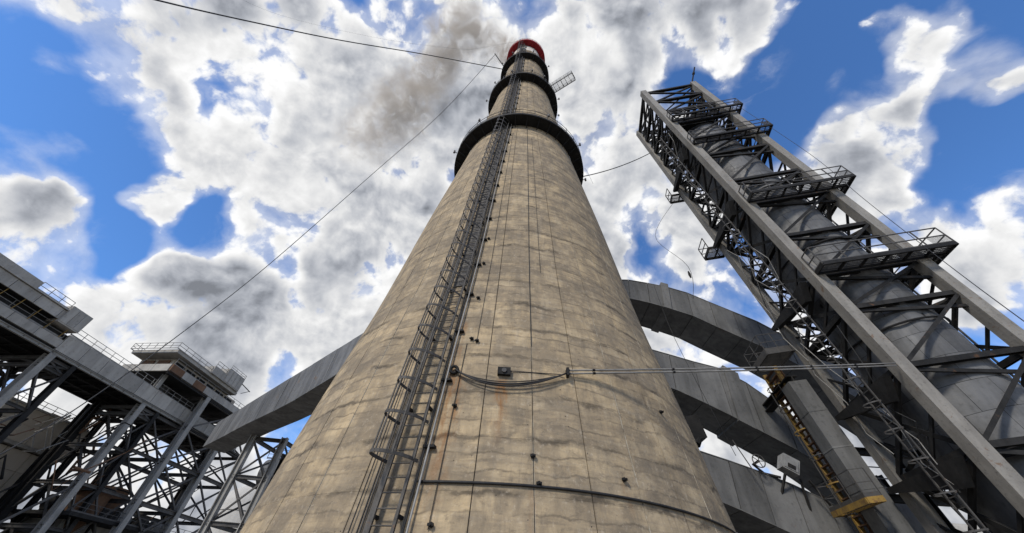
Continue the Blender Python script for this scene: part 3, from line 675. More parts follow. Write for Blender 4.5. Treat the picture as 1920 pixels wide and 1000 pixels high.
for lab, W, tp, lo, cx_, cdim in DUCTS:
    tx, tz = duct_curve(tp); lx, lz = duct_curve(lo)
    x0, x1 = 5.0, tx[-1] - .3
    o = thing('flue_duct', (x0, DY + W / 2, 0), lab, 'duct', 'flue ducts between chimney and tower')
    zt = lambda x: float(np.interp(x, tx, tz)); zl = lambda x: float(np.interp(x, lx, lz))
    xs = np.arange(x0, x1, 1.55)
    for k, (a, c) in enumerate(zip(xs, xs[1:])):
        gp = .02
        b = MB(); A, C_ = a + gp, c - gp; j = RN.uniform(-.012, .012)
        sh = .12      # plates lean with the duct
        b.hexa([(A, DY + j, zl(A)), (A, DY + W, zl(A)), (A + sh * 2, DY + j, zt(A + sh * 2)), (A + sh * 2, DY + W, zt(A + sh * 2)),
                (C_, DY + j, zl(C_)), (C_, DY + W, zl(C_)), (C_ + sh * 2, DY + j, zt(C_ + sh * 2)), (C_ + sh * 2, DY + W, zt(C_ + sh * 2))])
        b.build('duct_segment', M['duct'], o)
    b = MB()
    for a, c in zip(xs[:-1], xs[1:]):
        e = .05
        b.hexa([(a, DY + e, zl(a) + e), (a, DY + W - e, zl(a) + e), (a + .24, DY + e, zt(a + .24) - e), (a + .24, DY + W - e, zt(a + .24) - e), (c, DY + e, zl(c) + e), (c, DY + W - e, zl(c) + e), (c + .24, DY + e, zt(c + .24) - e), (c + .24, DY + W - e, zt(c + .24) - e)])
    b.build('duct_lining', M['dark'], o)
    # plate seams on the underside and edge angles
    for fx, yy in ((zt, DY), (zl, DY), (zt, DY + W), (zl, DY + W)):
        b = MB(); s_ = .24 if fx is zt else 0
        b.tube([(a + s_, yy - .01, fx(a + s_)) for a in xs], .03, 4)
        b.build('edge_angle', M['duct'], o)
    if cx_:
        X = cx_ * DS; wd, pr = cdim; b = MB()
        b.hexa([(X - wd, DY - pr, zl(X - wd) - pr), (X - wd, DY + W + pr, zl(X - wd) - pr), (X - wd + .4, DY - pr, zt(X - wd + .4) + .28), (X - wd + .4, DY + W + pr, zt(X - wd + .4) + .28),
                (X + wd, DY - pr, zl(X + wd) - pr), (X + wd, DY + W + pr, zl(X + wd) - pr), (X + wd + .4, DY - pr, zt(X + wd + .4) + .28), (X + wd + .4, DY + W + pr, zt(X + wd + .4) + .28)])
        b.build('duct_collar', M['duct'], o)
# bracket block under the middle duct
o = thing('duct_hanger', (12.4, 22.5, 9.5), 'dark block hanging under the middle flue duct close to the chimney', 'bracket')
b = MB(); b.box((12.0, 22.6, 11.0), (.42, 0, .1), (0, .6, 0), (-.1, 0, .7)); b.build('hanger_block', M['dark'], o)
b = MB(); b.tube([(12.0, 22.2, 10.3), (11.75, 22.1, 9.95)], .22, 10); b.build('swivel', M['dark'], o)
# instrument cabinet with hand wheel on the lowest duct
ins = thing('instrument_cabinet', (15.5, 21.2, 8.0), 'small pale grey cabinet with a spoked hand wheel standing on the lowest duct', 'cabinet')
b = MB(); b.box((16.0, 21.0, 8.75), (.36, 0, -.20), (0, .28, 0), (.20, 0, .36)); b.build('cabinet_body', M['box_paint'], ins)
b = MB(); b.box((16.0, 20.705, 8.75), (.29, 0, -.16), (0, .02, 0), (.16, 0, .29)); b.build('door', M['box_paint'], ins)
b = MB(); b.box((15.93, 20.675, 8.60), (.17, 0, -.09), (0, .012, 0), (.05, 0, .1)); b.build('window', M['dark'], ins)
wc = Vector((14.35, 20.9, 8.85)); b = MB(); b.tube([wc + Vector((.33 * math.cos(a), 0, .33 * math.sin(a))) for a in np.linspace(0, 2 * PI, 25)[:-1]], .03, 6, True); hw = b.build('hand_wheel', M['rail'], ins, True)
for k in range(5): a = 2 * PI * k / 5; stick('spoke', hw, wc, wc + Vector((.33 * math.cos(a), 0, .33 * math.sin(a))), .03, .03, 'box', 'rail', (0, 1, 0))
b = MB(); b.tube([wc, wc + Vector((0, .6, 0)), wc + Vector((.5, .7, -.4)), Vector((15.5, 21.3, 8.2))], .07, 8); b.build('spindle', M['brace'], ins)
b = MB(); b.bar((15.6, 21, 8.3), (15.3, 21.6, 7.4), .1, .1); b.bar((16.3, 21, 8.1), (16.5, 21.6, 6.6), .1, .1); b.bar((16.6, 20.8, 8.0), (17.2, 20.9, 6.9), .12, .05); b.build('cabinet_stand', M['brace'], ins)
for dx in (.25,): 
    b = MB(); b.tube([(13.9, 20.9, 8.1), (13.3, 20.9, 9.9)], .03, 6); b.build('lever', M['rail'], ins)

# ------------------------------------------------------------------ the two pipes from chimney to tower and other lines
pa = PC(12.4, 7.14, .12); pb = T(-.35, -.3, 10.0)
for dz, lb in ((.05, 'upper of the two thin galvanised pipes running level from chimney to tower leg'), (-.055, 'lower of the two thin galvanised pipes running level from chimney to tower leg')):
    b = MB(); b.tube([pa.lerp(pb, k / 12) + Vector((0, 0, dz - .05 * math.sin(PI * k / 12))) for k in range(13)], .027, 8)
    o = b.build('service_pipe', M['grey_rail'], None, True, loc=pa); tag(o, lb, 'pipe', 'service pipes between chimney and tower')
    for k in (.001, .06, .26, .5, .68, .84):
        p = pa.lerp(pb, k) + Vector((0, 0, dz - .05 * math.sin(PI * k))); bb = MB(); d = (pb - pa).normalized(); bb.tube([p - d * .04, p + d * .04], .042, 8); bb.build('coupling', M['dark'], o)
def cable(pts, r, lab, nm='overhead_cable', cat='cable', mat='cable'):
    b = MB(); b.tube(pts, r, 6); o = b.build(nm, M[mat], None, True, loc=pts[0]); tag(o, lab, cat); return o
def smooth_pts(ctrl, n=6):
    out = []
    c = [Vector(p) for p in ctrl]
    for i in range(len(c) - 1):
        p0, p1, p2, p3 = c[max(i - 1, 0)], c[i], c[i + 1], c[min(i + 2, len(c) - 1)]
        for k in range(n):
            t = k / n; out.append(.5 * ((2 * p1) + (-p0 + p2) * t + (2 * p0 - 5 * p1 + 4 * p2 - p3) * t * t + (-p0 + 3 * p1 - 3 * p2 + p3) * t ** 3))
    out.append(c[-1]); return out
cable(smooth_pts([(-3.4, 16.9, 62.0), Vector((-14.01, 14.59, 58.09)), Vector((-21.11, 11.05, 47.82)), Vector((-24.30, 7.91, 38.64)), Vector((-24.68, 5.17, 30.03)), Vector((-24.13, 3.06, 23.90)), Vector((-20.82, -9.59, -12.85))]), .055, 'thick sagging black cable crossing the sky from the chimney top to the upper left', 'power_cable')
cable(smooth_pts([(-1.2, 15.2, 72.3), Vector((-7.60, 15.72, 68.36)), Vector((-11.20, 16.18, 68.78)), Vector((-25.76, 15.63, 70.28)), Vector((-44.17, 13.35, 72.99)), Vector((-54.53, 8.30, 72.72))]), .009, 'hair thin wire leaving the red chimney cap to the left', 'thin_wire', 'wire')
cable(smooth_pts([(-4.7, 15.3, 63.3), Vector((-11.63, 20.98, 54.41)), Vector((-18.31, 24.09, 41.41)), Vector((-24.29, 25.95, 25.81)), Vector((-25.53, 24.28, 15.85)), Vector((-24.74, 21.78, 9.95)), Vector((-22.94, 18.78, 6.21)), Vector((-19.33, 14.20, 2.51)), Vector((-16.88, 11.09, 0.00))]), .032, 'long straight stay wire slanting from high on the chimney down to the lower left', 'stay_wire', 'wire')
cable(catenary((CX + 6.15, CY - .5, 32.4), T(0, 4.6, 37.3), .5), .045, 'short black cable between the lowest ring balcony and the leaning tower', 'link_cable')
cable(smooth_pts([T(AW + .6, -.5, 34), Vector((19.42, 10.44, 24.79)), Vector((18.47, 9.88, 18.64)), Vector((16.85, 8.86, 12.62)), Vector((13.98, 7.20, 8.07)), Vector((9.60, 4.77, 4.09))]), .013, 'thin guy wire dropping right from the tower platforms to the right edge', 'guy_wire', 'wire')
cable(smooth_pts([T(-.6, BW + .8, 29.4), Vector((12.4, 19.5, 26.5)), Vector((12.35, 17.00, 20.11)), Vector((12.52, 18.09, 18.10))]), .015, 'thin wire hanging from the tower down onto the highest flue duct', 'hanging_wire', 'wire')
ip = Vector((12.38, 17.24, 19.56)); b = MB(); b.tube([ip + Vector((0, 0, .3)), ip, ip - Vector((0, 0, .3))], [.05, .09, .05], 8); o = b.build('insulator', M['dark'], None, loc=ip); tag(o, 'small dark insulator on the wire hanging above the highest duct', 'insulator')
cable(smooth_pts([Vector((10.02, 18.01, 19.05)), Vector((10.18, 18.06, 15.57)), Vector((10.43, 17.88, 12.73)), Vector((10.83, 17.80, 10.09)), Vector((11.43, 18.15, 8.06))]), .014, 'thin wire slanting across the upper two flue ducts beside the chimney', 'hanging_wire', 'wire')
cable(smooth_pts([(CX + 6.1, CY - 1.5, 32.1), Vector((5.96, 15.57, 30.08)), Vector((6.63, 16.46, 29.42))]), .010, 'short loose wire end dangling from the right of the lowest ring balcony', 'hanging_wire', 'wire')
# low pipe frame across the lower right
o = thing('rear_frame', (21, 24, 0), 'dark portal frame with a small platform behind the pale box column', 'frame')
for x, y in ((19.5, 20.2), (22.5, 20.0), (25, 24)): stick('post', o, (x, y, 0), (x - 1.3, y, 9.5), .4, .4, 'beam', 'brace')
for z in (4.5, 7.2, 9.4): stick('beam', o, (17.8, 20.1, z), (24.5, 20.1, z), .3, .35, 'beam', 'brace'); 
railing(o, [(17.8, 19.7, 7.4), (24.5, 19.7, 7.4)], mat='grey_rail')
# pale building seen between the tower legs
pbd = thing('panel_building', (50, 48, 0), 'pale concrete panel building seen through the feet of the leaning tower', 'building')
b = MB(); b.box((56, 52, 6.4), (20, 0, 0), (0, 4, 0), (0, 0, 6.4)); b.build('wall', M['pale'], pbd)
for i in range(10):
    for j in range(4):
        b = MB(); b.box((37.9 + i * 4, 47.9, 1.7 + j * 3.1), (1.93, 0, 0), (0, .12, 0), (0, 0, 1.48)); b.build('wall_panel', M['pale'], pbd)

# ------------------------------------------------------------------ left side: gallery frame
G0 = Vector((-57.9, 36, 0)); gv = Vector((.143, .99, 0)).normalized(); lv = Vector((-gv.y, gv.x, 0)); ZU = Vector((0, 0, 1))
def G(s, q, z): return G0 + gv * s + lv * q + ZU * z
def gbox(b, s0, s1, q0, q1, z0, z1): return b.box(G((s0 + s1) / 2, (q0 + q1) / 2, (z0 + z1) / 2), gv * (s1 - s0) / 2, lv * (q1 - q0) / 2, ZU * (z1 - z0) / 2)
ga = thing('conveyor_gallery', G(15, 4.5, 0), 'long grey concrete conveyor gallery on trestles slanting down from the upper left edge', 'gallery')
b = MB(); gbox(b, -20, 42, .35, 8.7, 23.95, 26.0); b.build('gallery_core', M['dark'], ga)
for k in range(20):
    s0 = -18.1 + 3. * k; zb, zt2 = (24.2, 25.2) if s0 < 4.5 else (23.95, 26.1 - .015 * (s0 - 6))
    b = MB(); gbox(b, s0 + .03, s0 + 2.97, 0 + RN.uniform(-.02, .02), .34, zb, zt2); b.build('wall_panel', M['grey_conc'], ga)
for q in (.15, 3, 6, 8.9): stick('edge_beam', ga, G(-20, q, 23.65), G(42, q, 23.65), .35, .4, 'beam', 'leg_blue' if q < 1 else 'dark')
for s in np.arange(-8, 41, 1.75): stick('floor_beam', ga, G(s, .1, 23.75), G(s, 9, 23.75), .18, .3, 'beam', 'dark')
b = MB(); gbox(b, -20, 42, .2, 8.9, 23.86, 23.93); b.build('floor_plate', M['dark'], ga)
b = MB(); gbox(b, -20, 5.6, -.35, 6, 26.75, 27.95); b.build('upper_storey_core', M['dark'], ga)
for k in range(9):
    s0 = -19.4 + 2.78 * k; b = MB(); gbox(b, s0 + .03, s0 + 2.75, -.5, -.36, 26.7, 27.9); b.build('wall_panel', M['grey_conc'], ga)
b = MB(); gbox(b, -20, 5.7, -.7, 6.1, 27.97, 28.1); b.build('roof', M['grey_conc'], ga)
b = MB(); gbox(b, -16, -.95, -.6, 3, 28.12, 29.05); b.build('roof_cabin', M['grey_conc'], ga)
b = MB(); gbox(b, 3.2, 5.9, -.75, 2.4, 26.35, 28.75); cb = b.build('end_cabin', M['grey_conc'], ga)
for i in range(3):
    b = MB(); gbox(b, 3.25 + .9 * i, 4.08 + .9 * i, -.80, -.752, 26.5, 28.6); b.build('door_leaf', M['grey_conc'], cb)
b = MB(); gbox(b, -20, 5.5, 1.2, 1.5, 25.2, 26.7); b.build('recess_wall', M['dark'], ga)
for s in np.arange(-12, 6, 1.9): stick('stanchion', ga, G(s, .1, 25.2), G(s - .0, -.3, 26.75), .07, .07, 'box', 'yellow')
railing(ga, [G(-.9, -.5, 28.1), G(3.1, -.5, 28.1)], mat='grey_rail', r=.03)
railing(ga, [G(5.9, .1, 26.15), G(28, .1, 25.75)], mat='grey_rail', r=.03, step=1.5)
railing(ga, [G(-18, .1, 25.25), G(5.5, .1, 25.25)], mat='grey_rail', r=.022, step=2.1)
b = MB()
for q in (9.8, 10.8): b.bar(G(-20, q, 24.4), G(42, q, 24.4), .18, .25)
wk = b.build('rear_walkway', M['dark'], ga)
for s in np.arange(-8, 41, .95): stick('rung', wk, G(s, 9.8, 24.4), G(s, 10.8, 24.4), .14, .1, 'box', 'dark')
b = MB()
for s in np.arange(-8, 41, 6): b.bar(G(s, 8.8, 23.8), G(s, 11, 24.3), .15, .2)
b.build('walkway_bracket', M['dark'], ga)

def trestle(s, label, ztop, q0=.4, q1=8.9, ds=2.6, lw=1.0, levels=(3.5, 8, 12.8, 17.5, 22)):
    t = thing('trestle', G(s, (q0 + q1) / 2, 0), label, 'trestle', 'steel trestles under the gallery')
    for q in (q0, q1):
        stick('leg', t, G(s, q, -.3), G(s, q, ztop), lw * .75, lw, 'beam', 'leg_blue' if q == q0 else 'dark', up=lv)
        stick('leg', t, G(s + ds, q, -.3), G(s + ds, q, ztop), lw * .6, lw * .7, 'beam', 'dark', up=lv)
    zl = [0.3] + list(levels) + [ztop - .4]
    for z in zl[1:]:
        for ss in (s, s + ds): stick('beam', t, G(ss, q0, z), G(ss, q1, z), .35, .45, 'beam', 'truss')
        for q in (q0, q1): stick('beam', t, G(s, q, z), G(s + ds, q, z), .3, .35, 'beam', 'truss')
    for z0, z1 in zip(zl, zl[1:]):
        for ss in (s, s + ds):
            stick('brace', t, G(ss, q0, z0), G(ss, (q0 + q1) / 2, z1), .2, .25, 'angle', 'truss'); stick('brace', t, G(ss, q1, z0), G(ss, (q0 + q1) / 2, z1), .2, .25, 'angle', 'truss')
        for q in (q0, q1):
            stick('brace', t, G(s, q, z0), G(s + ds, q, z1), .18, .22, 'angle', 'truss'); stick('brace', t, G(s + ds, q, z0), G(s, q, z1), .18, .22, 'angle', 'truss')
    return t
trestle(6.2, 'leftmost steel trestle under the gallery, above the bunker roof railing', 23.4, ds=3.0)
trestle(20.3, 'steel trestle under the middle of the gallery, just right of the bunker wall', 23.4, ds=3.0)
trestle(-9, 'steel trestle carrying the near end of the gallery beyond the left edge', 23.4, ds=3.0)
# long braces between trestles
lb = thing('wind_bracing', G(13, .4, 0), 'long crossed wind braces and girders strung between the gallery trestles', 'bracing')
for s0, s1 in ((23.3, 28.5), (9.2, 20.3)):
    for q in (.4, 8.9):
        zz = (0, 12.8, 23) if s0 < 20 else (0, 6.5, 12.8, 18, 23)
        for z0, z1 in zip(zz, zz[1:]):
            if s0 < 20 and z0 > 5: continue
            stick('brace', lb, G(s0, q, z0 + .2), G(s1, q, z1 - .2), .2, .25, 'angle', 'truss'); stick('brace', lb, G(s0, q, z1 - .2), G(s1, q, z0 + .2), .2, .25, 'angle', 'truss')
        if s0 > 20: 
            for z in zz[1:]: stick('beam', lb, G(s0, q, z), G(s1, q, z), .3, .4, 'beam', 'truss')

# head house on its own frame
hh = thing('transfer_house', G(29, 3, 0), 'open concrete transfer house with railed roof standing over the gallery on grey legs', 'building')
b = MB(); gbox(b, 19.2, 41, -1.1, 7.9, 28.75, 29.3); b.build('deck', M['dark'], hh)
for k in range(8):
    s0 = 19 + 2.55 * k; b = MB(); gbox(b, s0 + .03, s0 + 2.52, -1.4, -1.12, 28.35, 29.55); b.build('fascia_panel', M['grey_conc'] if k not in (0, 2) else M['rusty'], hh)
for k in range(3):
    b = MB(); q0 = -1.1 + 3.0 * k; gbox(b, 18.9, 19.18, q0 + .03, q0 + 2.97, 28.35, 29.55); b.build('fascia_panel', M['grey_conc'], hh)
b = MB(); gbox(b, 20.2, 36, .6, 7, 29.32, 31.2); b.build('cabin_wall', M['tan_conc'], hh)
for k in range(6):
    b = MB(); gbox(b, 20.6 + 2.5 * k, 22.5 + 2.5 * k, .42, .58, 29.9, 30.9); b.build('window', M['dark'], hh)
for k in range(2):
    b = MB(); gbox(b, 20.0, 20.18, 1.2 + 2.9 * k, 3.4 + 2.9 * k, 29.7, 30.9); b.build('window', M['rusty'], hh)
b = MB(); gbox(b, 18.2, 33.5, -1.2, 7.4, 31.25, 31.8); b.build('roof', M['grey_conc'], hh)
b = MB(); gbox(b, 25.6, 33, -1.6, 2, 31.72, 33.0); gbox(b, 28.6, 33, -1.6, 2, 33.0, 34.2); b.build('roof_cabin', M['grey_conc'], hh)
for k in range(4):
    b = MB(); gbox(b, 28.7 + 1.07 * k, 29.68 + 1.07 * k, -1.66, -1.602, 31.9, 34.1); b.build('wall_panel', M['grey_conc'], hh)
railing(hh, [G(33, 7.4, 31.7), G(17.7, 7.4, 31.7), G(17.7, -1.3, 31.7), G(25.5, -1.3, 31.7)], mat='grey_rail', r=.035, step=1.5)
railing(hh, [G(25.8, -1.4, 33.0), G(28.5, -1.4, 33.0)], mat='grey_rail', r=.035)
railing(hh, [G(28.8, -1.5, 34.2), G(33, -1.5, 34.2), G(33, 1.8, 34.2)], mat='grey_rail', r=.03, h=.8)
railing(hh, [G(19.2, -1.2, 29.56), G(41, -1.2, 29.56)], mat='grey_rail', r=.03, step=1.8)
b = MB(); b.bar(G(33, -1.3, 33.5), G(36, -1.3, 33.2), .12, .12); b.bar(G(34.2, -1.3, 32.0), G(35.8, -1.3, 33.2), .1, .1); b.build('davit', M['rail'], hh)
for s in (24.5, 33.0): 
    b = MB(); gbox(b, s, s + 1.2, 4, 5.5, 23, 28.7); b.build('chute', M['duct'], hh)
for s in (20.2, 28.2, 36, 43.5):
    for q in (-1.2, 7.6):
        zt3 = 28.3
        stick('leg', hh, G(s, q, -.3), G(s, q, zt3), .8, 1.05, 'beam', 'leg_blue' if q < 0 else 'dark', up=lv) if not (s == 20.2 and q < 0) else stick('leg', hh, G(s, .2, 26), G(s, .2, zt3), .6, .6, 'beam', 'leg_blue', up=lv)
lvz = [0.3, 6.5, 12.4, 18, 23, 28.1]
for z in lvz[1:]:
    for q in (-1.2, 7.6): stick('beam', hh, G(28.2, q, z), G(43.5, q, z), .4, .55, 'beam', 'truss')
    for s in (28.2, 36, 43.5): stick('beam', hh, G(s, -1.2, z), G(s, 7.6, z), .35, .5, 'beam', 'truss')
for z0, z1 in zip(lvz, lvz[1:]):
    for q in (-1.2, 7.6):
        for s0, s1 in ((28.2, 36), (36, 43.5)):
            stick('brace', hh, G(s0, q, z0), G(s1, q, z1), .22, .28, 'angle', 'truss')
            if (z0 + s0) % 2 < 1.2: stick('brace', hh, G(s1, q, z0), G(s0, q, z1), .22, .28, 'angle', 'truss')
    for s in (28.2, 36, 43.5):
        stick('brace', hh, G(s, -1.2, z0), G(s, 7.6, z1), .2, .25, 'angle', 'truss'); stick('brace', hh, G(s, 7.6, z0), G(s, -1.2, z1), .2, .25, 'angle', 'truss')
stick('edge_beam', hh, G(19, -1.3, 28.2), G(44, -1.3, 28.2), .4, .5, 'beam', 'dark'); stick('edge_beam', hh, G(28, -1.3, 23.2), G(44, -1.3, 22.6), .4, .5, 'beam', 'dark')

# left flue duct
lo_ = Vector((-8.3, 19.5, 0)); ld = Vector((-28 + 8.3, 38 - 19.5, 0)).normalized(); ln = Vector((-ld.y, ld.x, 0)) * -1
ldt = thing('flue_duct', lo_ + ld * 10 + ln, 'straight grey box duct running from the left side of the chimney to the trestles', 'duct')
ss = np.arange(-2, 31.5, 1.9)
ztp = lambda s: 15.55 + .01 * s; zbt = lambda s: float(np.interp(s, [-2, 2, 5, 9, 13, 19, 32], [13.2, 13.1, 12.9, 12.75, 12.8, 13.1, 13.4]))
for a, c in zip(ss, ss[1:]):
    A, C_ = a + .02, c - .02; W = 2.1; j = RN.uniform(-.015, .015)
    q = lambda s, n, z: lo_ + ld * s + ln * n + ZU * z
    b = MB(); b.hexa([q(A, j, zbt(A)), q(A, W, zbt(A)), q(A, j, ztp(A)), q(A, W, ztp(A)), q(C_, j, zbt(C_)), q(C_, W, zbt(C_)), q(C_, j, ztp(C_)), q(C_, W, ztp(C_))]); b.build('duct_segment', M['duct'], ldt)
b = MB()
for a, c in zip(ss, ss[1:]):
    b.hexa([q(a, .05, zbt(a) + .05), q(a, 2.05, zbt(a) + .05), q(a, .05, ztp(a) - .05), q(a, 2.05, ztp(a) - .05), q(c, .05, zbt(c) + .05), q(c, 2.05, zbt(c) + .05), q(c, .05, ztp(c) - .05), q(c, 2.05, ztp(c) - .05)])
b.build('duct_lining', M['dark'], ldt)
# its support trestle
ds_ = thing('duct_trestle', (-21, 36, 0), 'slim grey steel trestle with crossed braces under the far end of the left duct', 'trestle')
K2, K3 = Vector((-22.6, 35.2, 0)), Vector((-19.9, 35.5, 0)); back = Vector((.9, 5.0, 0)); K0 = Vector((-24.5, 30.2, 0))
cor = [K2, K3, K2 + back, K3 + back, K0]
for i, p in enumerate(cor): 
    if i == 4: continue
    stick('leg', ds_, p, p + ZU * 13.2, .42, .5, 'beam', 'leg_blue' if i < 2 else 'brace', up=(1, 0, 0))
zl = [.3, 3.4, 6.5, 9.8, 12.9]
prs = [(0, 1), (2, 3), (0, 2), (1, 3)]
for a, c in prs:
    for z in zl[1:]: stick('beam', ds_, cor[a] + ZU * z, cor[c] + ZU * z, .22, .3, 'beam', 'truss')
    for z0, z1 in zip(zl, zl[1:]):
        stick('brace', ds_, cor[a] + ZU * z0, cor[c] + ZU * z1, .13, .15, 'angle', 'truss'); stick('brace', ds_, cor[c] + ZU * z0, cor[a] + ZU * z1, .13, .15, 'angle', 'truss')

# ------------------------------------------------------------------ bunker at lower left
bk = thing('bunker', G(2, 20, 0), 'windowless tan concrete bunker with a ledge and roof railing at the lower left', 'building')
b = MB(); gbox(b, -30, 25.3, 12.1, 30, 16.9, 20.8); gbox(b, -30, 23.9, 12.6, 30, 0, 16.9); b.build('bunker_core', M['joint'], bk)
for i in range(17):
    s0 = 25.4 - 3.25 * (i + 1)
    b = MB(); gbox(b, s0 + .04, s0 + 3.21, 11.95 + RN.uniform(-.03, .03), 12.09, 16.95, 18.9); b.build('wall_panel', M['tan_conc'], bk)
    b = MB(); gbox(b, s0 + .04, s0 + 3.21, 11.95 + RN.uniform(-.03, .03), 12.09, 18.94, 20.9); b.build('wall_panel', M['tan_conc'], bk)
    for j in range(6):
        if i < 14:
            b = MB(); gbox(b, s0 - 1.2 + .04, s0 + 2.01, 12.4 + RN.uniform(-.03, .03), 12.55, 16.3 - 2.3 * (j + 1) + .04, 16.3 - 2.3 * j); b.build('wall_panel', M['tan_conc'], bk)
b = MB(); gbox(b, -30, 25.5, 11.6, 12.5, 16.45, 16.85); b.build('ledge', M['grey_conc'], bk)
b = MB(); gbox(b, -30, 25.5, 11.8, 30, 20.92, 21.05); b.build('roof', M['grey_conc'], bk)
railing(bk, [G(-16, 12, 21.05), G(24.8, 12, 21.05)], mat='grey_rail', r=.035, step=1.5)
railing(bk, [G(24.9, 12.5, 21.05), G(24.9, 28, 21.05)], mat='grey_rail', r=.035, step=1.6)

# ------------------------------------------------------------------ plant between and behind the trestles
def hopper(s, q, z, r, h, lab, grp='rusty hoppers among the trestles'):
    o = thing('hopper', G(s, q, z), lab, 'hopper', grp); c = G(s, q, 0)
    b = MB(); b.lathe([(r, z + h), (r, z + h * .45), (r * .25, z), (r * .25, z - .8)], (c.x, c.y), 24); b.build('cone', M['rusty'], o, True)
    b = MB(); b.tube([(c.x + r * 1.02 * math.sin(a), c.y + r * 1.02 * math.cos(a), z + h * .95) for a in np.linspace(0, 2 * PI, 25)[:-1]], .1, 6, True); b.build('rim', M['brace'], o)
    for k in range(4):
        a = PI / 4 + k * PI / 2; stick('leg', o, (c.x + r * math.sin(a), c.y + r * math.cos(a), 0), (c.x + r * math.sin(a), c.y + r * math.cos(a), z + h * .6), .25, .25, 'beam', 'brace')
    return o
hopper(25.5, 3, 8, 1.9, 5.5, 'rust brown cone bottomed hopper between the two middle trestles')
hopper(33, 9.5, 9, 2.2, 6.0, 'rust brown cone bottomed hopper behind the transfer house legs')
mh = thing('machine_floor', G(34, 3, 0), 'dark cluttered machine floor with railings low between the transfer house legs', 'platform')
b = MB(); gbox(b, 21, 46, -1, 14, 9.4, 9.8); b.build('floor_plate', M['dark'], mh)
railing(mh, [G(21, -1, 9.8), G(46, -1, 9.8)], mat='rail', r=.03, step=1.6)
b = MB(); gbox(b, 24, 33, 3, 9, 0, 9.4); b.build('wall', M['grey_conc'], mh)
for k in range(6):
    s = 23.5 + 3.4 * k; b = MB(); c = G(s, 5.5, 11); b.tube([c - gv * 1.1, c + gv * 1.1], .9, 12); b.build('motor', M['duct'] if k % 2 else M['dark'], mh)
pr = thing('pipe_rack', G(32, 4, 0), 'tangle of thin bent pipes and cables woven through the left trestles', 'pipes')
for k in range(46):
    p = G(RN.uniform(10, 44), RN.uniform(-.5, 9.5), RN.uniform(2, 21)); pts = [p]
    for j in range(RN.randint(3, 6)):
        d = RN.choice([gv, lv, ZU, gv * .7 + ZU * .7, lv * .7 - ZU * .7, gv * -.6 + ZU * .8]); pts.append(pts[-1] + d * RN.uniform(.8, 3.6) * RN.choice((1, 1, -1)))
    b = MB(); b.tube(pts, RN.choice((.06, .08, .12, .16)), 6); b.build('pipe', M[RN.choice(('brace', 'brace', 'dark', 'leg_blue', 'rusty', 'pipe'))], pr)
tk = thing('round_silo', (-66, 118, 0), 'pale round silo with a domed top far behind the left trestles', 'silo')
b = MB(); b.lathe([(8, 0), (8, 22), (7, 24.5), (4, 26.4), (0, 27)], (-66, 118), 40); b.build('silo_wall', M['pale'], tk, True)
for z in (5, 10, 15, 20): b = MB(); b.tube([(-66 + 8.05 * math.sin(a), 118 + 8.05 * math.cos(a), z) for a in np.linspace(0, 2 * PI, 41)[:-1]], .12, 6, True); b.build('band', M['grey_conc'], tk)
tk2 = thing('storage_shed', (-52, 112, 0), 'long pale panelled shed far behind the left trestles beside the chimney', 'shed')
b = MB(); b.box((-46, 116, 10.2), (14, 0, 0), (0, 8, 0), (0, 0, 10.2)); b.build('wall', M['pale'], tk2)
for i in range(7):
    for j in range(5): b = MB(); b.box((-58 + 4 * i, 107.9, 2.1 + 4 * j), (1.92, 0, 0), (0, .12, 0), (0, 0, 1.9)); b.build('wall_panel', M['pale'], tk2)
b = MB(); b.box((-46, 116, 20.7), (14.5, 0, 0), (0, 8.4, 0), (0, 0, .28)); b.build('roof', M['grey_conc'], tk2)
railing(tk2, [(-60, 107.8, 21), (-32, 107.8, 21)], mat='grey_rail', r=.05, step=2)
eh = thing('end_vessel', (-23, 52, 0), 'grey horizontal vessel on dark steel beside the left edge of the chimney', 'tank')
b = MB(); b.tube([(-30, 52, 14.2), (-29.6, 52, 14.2), (-22, 52, 14.2), (-21.6, 52, 14.2)], [.7, 1.6, 1.6, .7], 20); b.build('shell', M['duct'], eh)
for x in (-28.5, -23): 
    stick('leg', eh, (x, 52, 0), (x, 52, 13), .5, .5, 'beam', 'brace')
    stick('leg', eh, (x, 55, 0), (x, 55, 13), .5, .5, 'beam', 'brace')
railing(eh, [(-30, 51.5, 15.8), (-21, 51.5, 15.8)], mat='rail', r=.03)

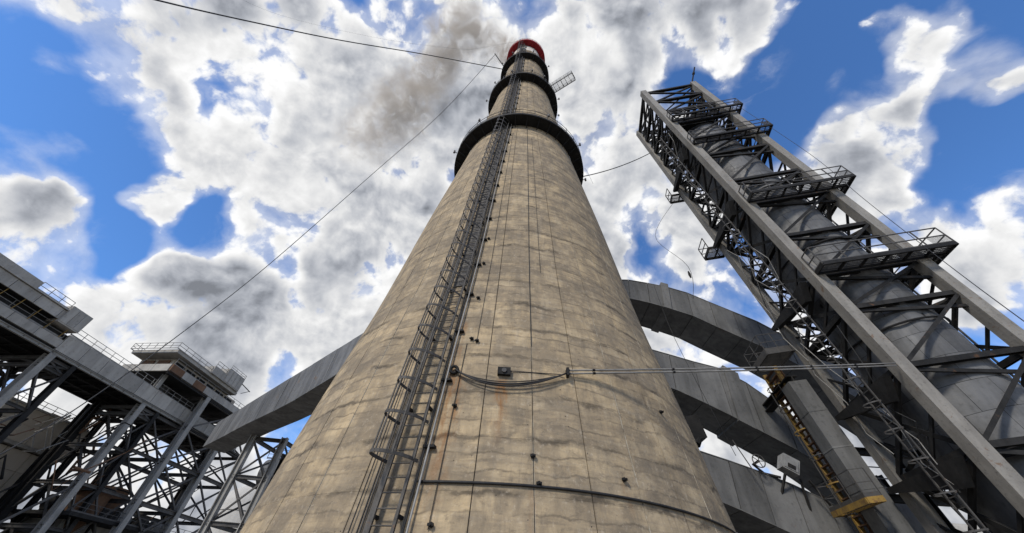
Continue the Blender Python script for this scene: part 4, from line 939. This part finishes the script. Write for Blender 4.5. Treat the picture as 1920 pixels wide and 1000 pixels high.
# ------------------------------------------------------------------ smoke
def smoke():
    # wind carries the plume away in a bent trail: three straight reaches joined end to end
    P_ = [Vector((CX, CY, 72.2)), Vector((-12.9, 16.0, 80)), Vector((-27.9, 33.6, 88)), Vector((-46, 48, 93))]
    m = bpy.data.materials.new('brown_smoke'); m.use_nodes = True; t = NT(m.node_tree)
    out = t.new('ShaderNodeOutputMaterial'); pv = t.new('ShaderNodeVolumePrincipled'); t.l.new(pv.outputs[0], out.inputs['Volume'])
    P = t.new('ShaderNodeNewGeometry').outputs['Position']
    wob = t.vmath('SUBTRACT', t.noise(P, .085, 4, .6, out=1), (.5, .5, .5))
    near = t.ramp(t.vmath('LENGTH', t.vmath('SUBTRACT', P, tuple(P_[0]))), 2, 22, 1.5, 13., False)
    Q = t.vmath('ADD', P, t.vmath('MULTIPLY', wob, t.vmath('SCALE', (1, 1, 1), scale=near)))
    tot = None; rr = [2.2, 5.5, 9.0, 12.0]; dd = [1.5, .40, .20, .0]
    for i in range(3):
        a, b_ = P_[i], P_[i + 1]; ax_ = b_ - a; L = ax_.length; ax_.normalize()
        rel = t.vmath('SUBTRACT', Q, tuple(a)); s_ = t.vmath('DOT_PRODUCT', rel, tuple(ax_))
        k = t.math('DIVIDE', s_, L, clamp=True)
        near_pt = t.vmath('MULTIPLY', tuple(ax_ * L), t.vmath('SCALE', (1, 1, 1), scale=k))
        dist = t.vmath('LENGTH', t.vmath('SUBTRACT', rel, near_pt))
        f = t.math('MULTIPLY', t.ramp(t.math('DIVIDE', dist, t.ramp(k, 0, 1, rr[i], rr[i + 1], False)), 1.0, .15), t.ramp(k, 0, 1, dd[i], dd[i + 1], False))
        tot = f if tot is None else t.math('MAXIMUM', tot, f)
    n = t.noise(P, .30, 8, .66, .8)
    d = t.math('MULTIPLY', tot, t.ramp(n, .44, .60, 0, 2.3))
    sp = t.new('ShaderNodeSeparateXYZ'); t.l.new(P, sp.inputs[0])
    d = t.math('MULTIPLY', d, t.ramp(sp.outputs[2], 71.4, 72.6))
    t.put(pv.inputs['Density'], d); pv.inputs['Color'].default_value = (.76, .69, .60, 1)
    b = MB(); pts = [P_[0] - Vector((0, 0, .6)), P_[0].lerp(P_[1], .35), P_[1], P_[2], P_[3], P_[3] + (P_[3] - P_[2]).normalized() * 5]
    b.tube(pts, [3.5, 7.5, 11, 14, 13, 7], 16)
    o = b.build('smoke', m, None, True, loc=P_[0]); o['kind'] = 'stuff'; o['label'] = 'pale brown smoke drifting up and left from the chimney top'; o['category'] = 'smoke'
smoke()
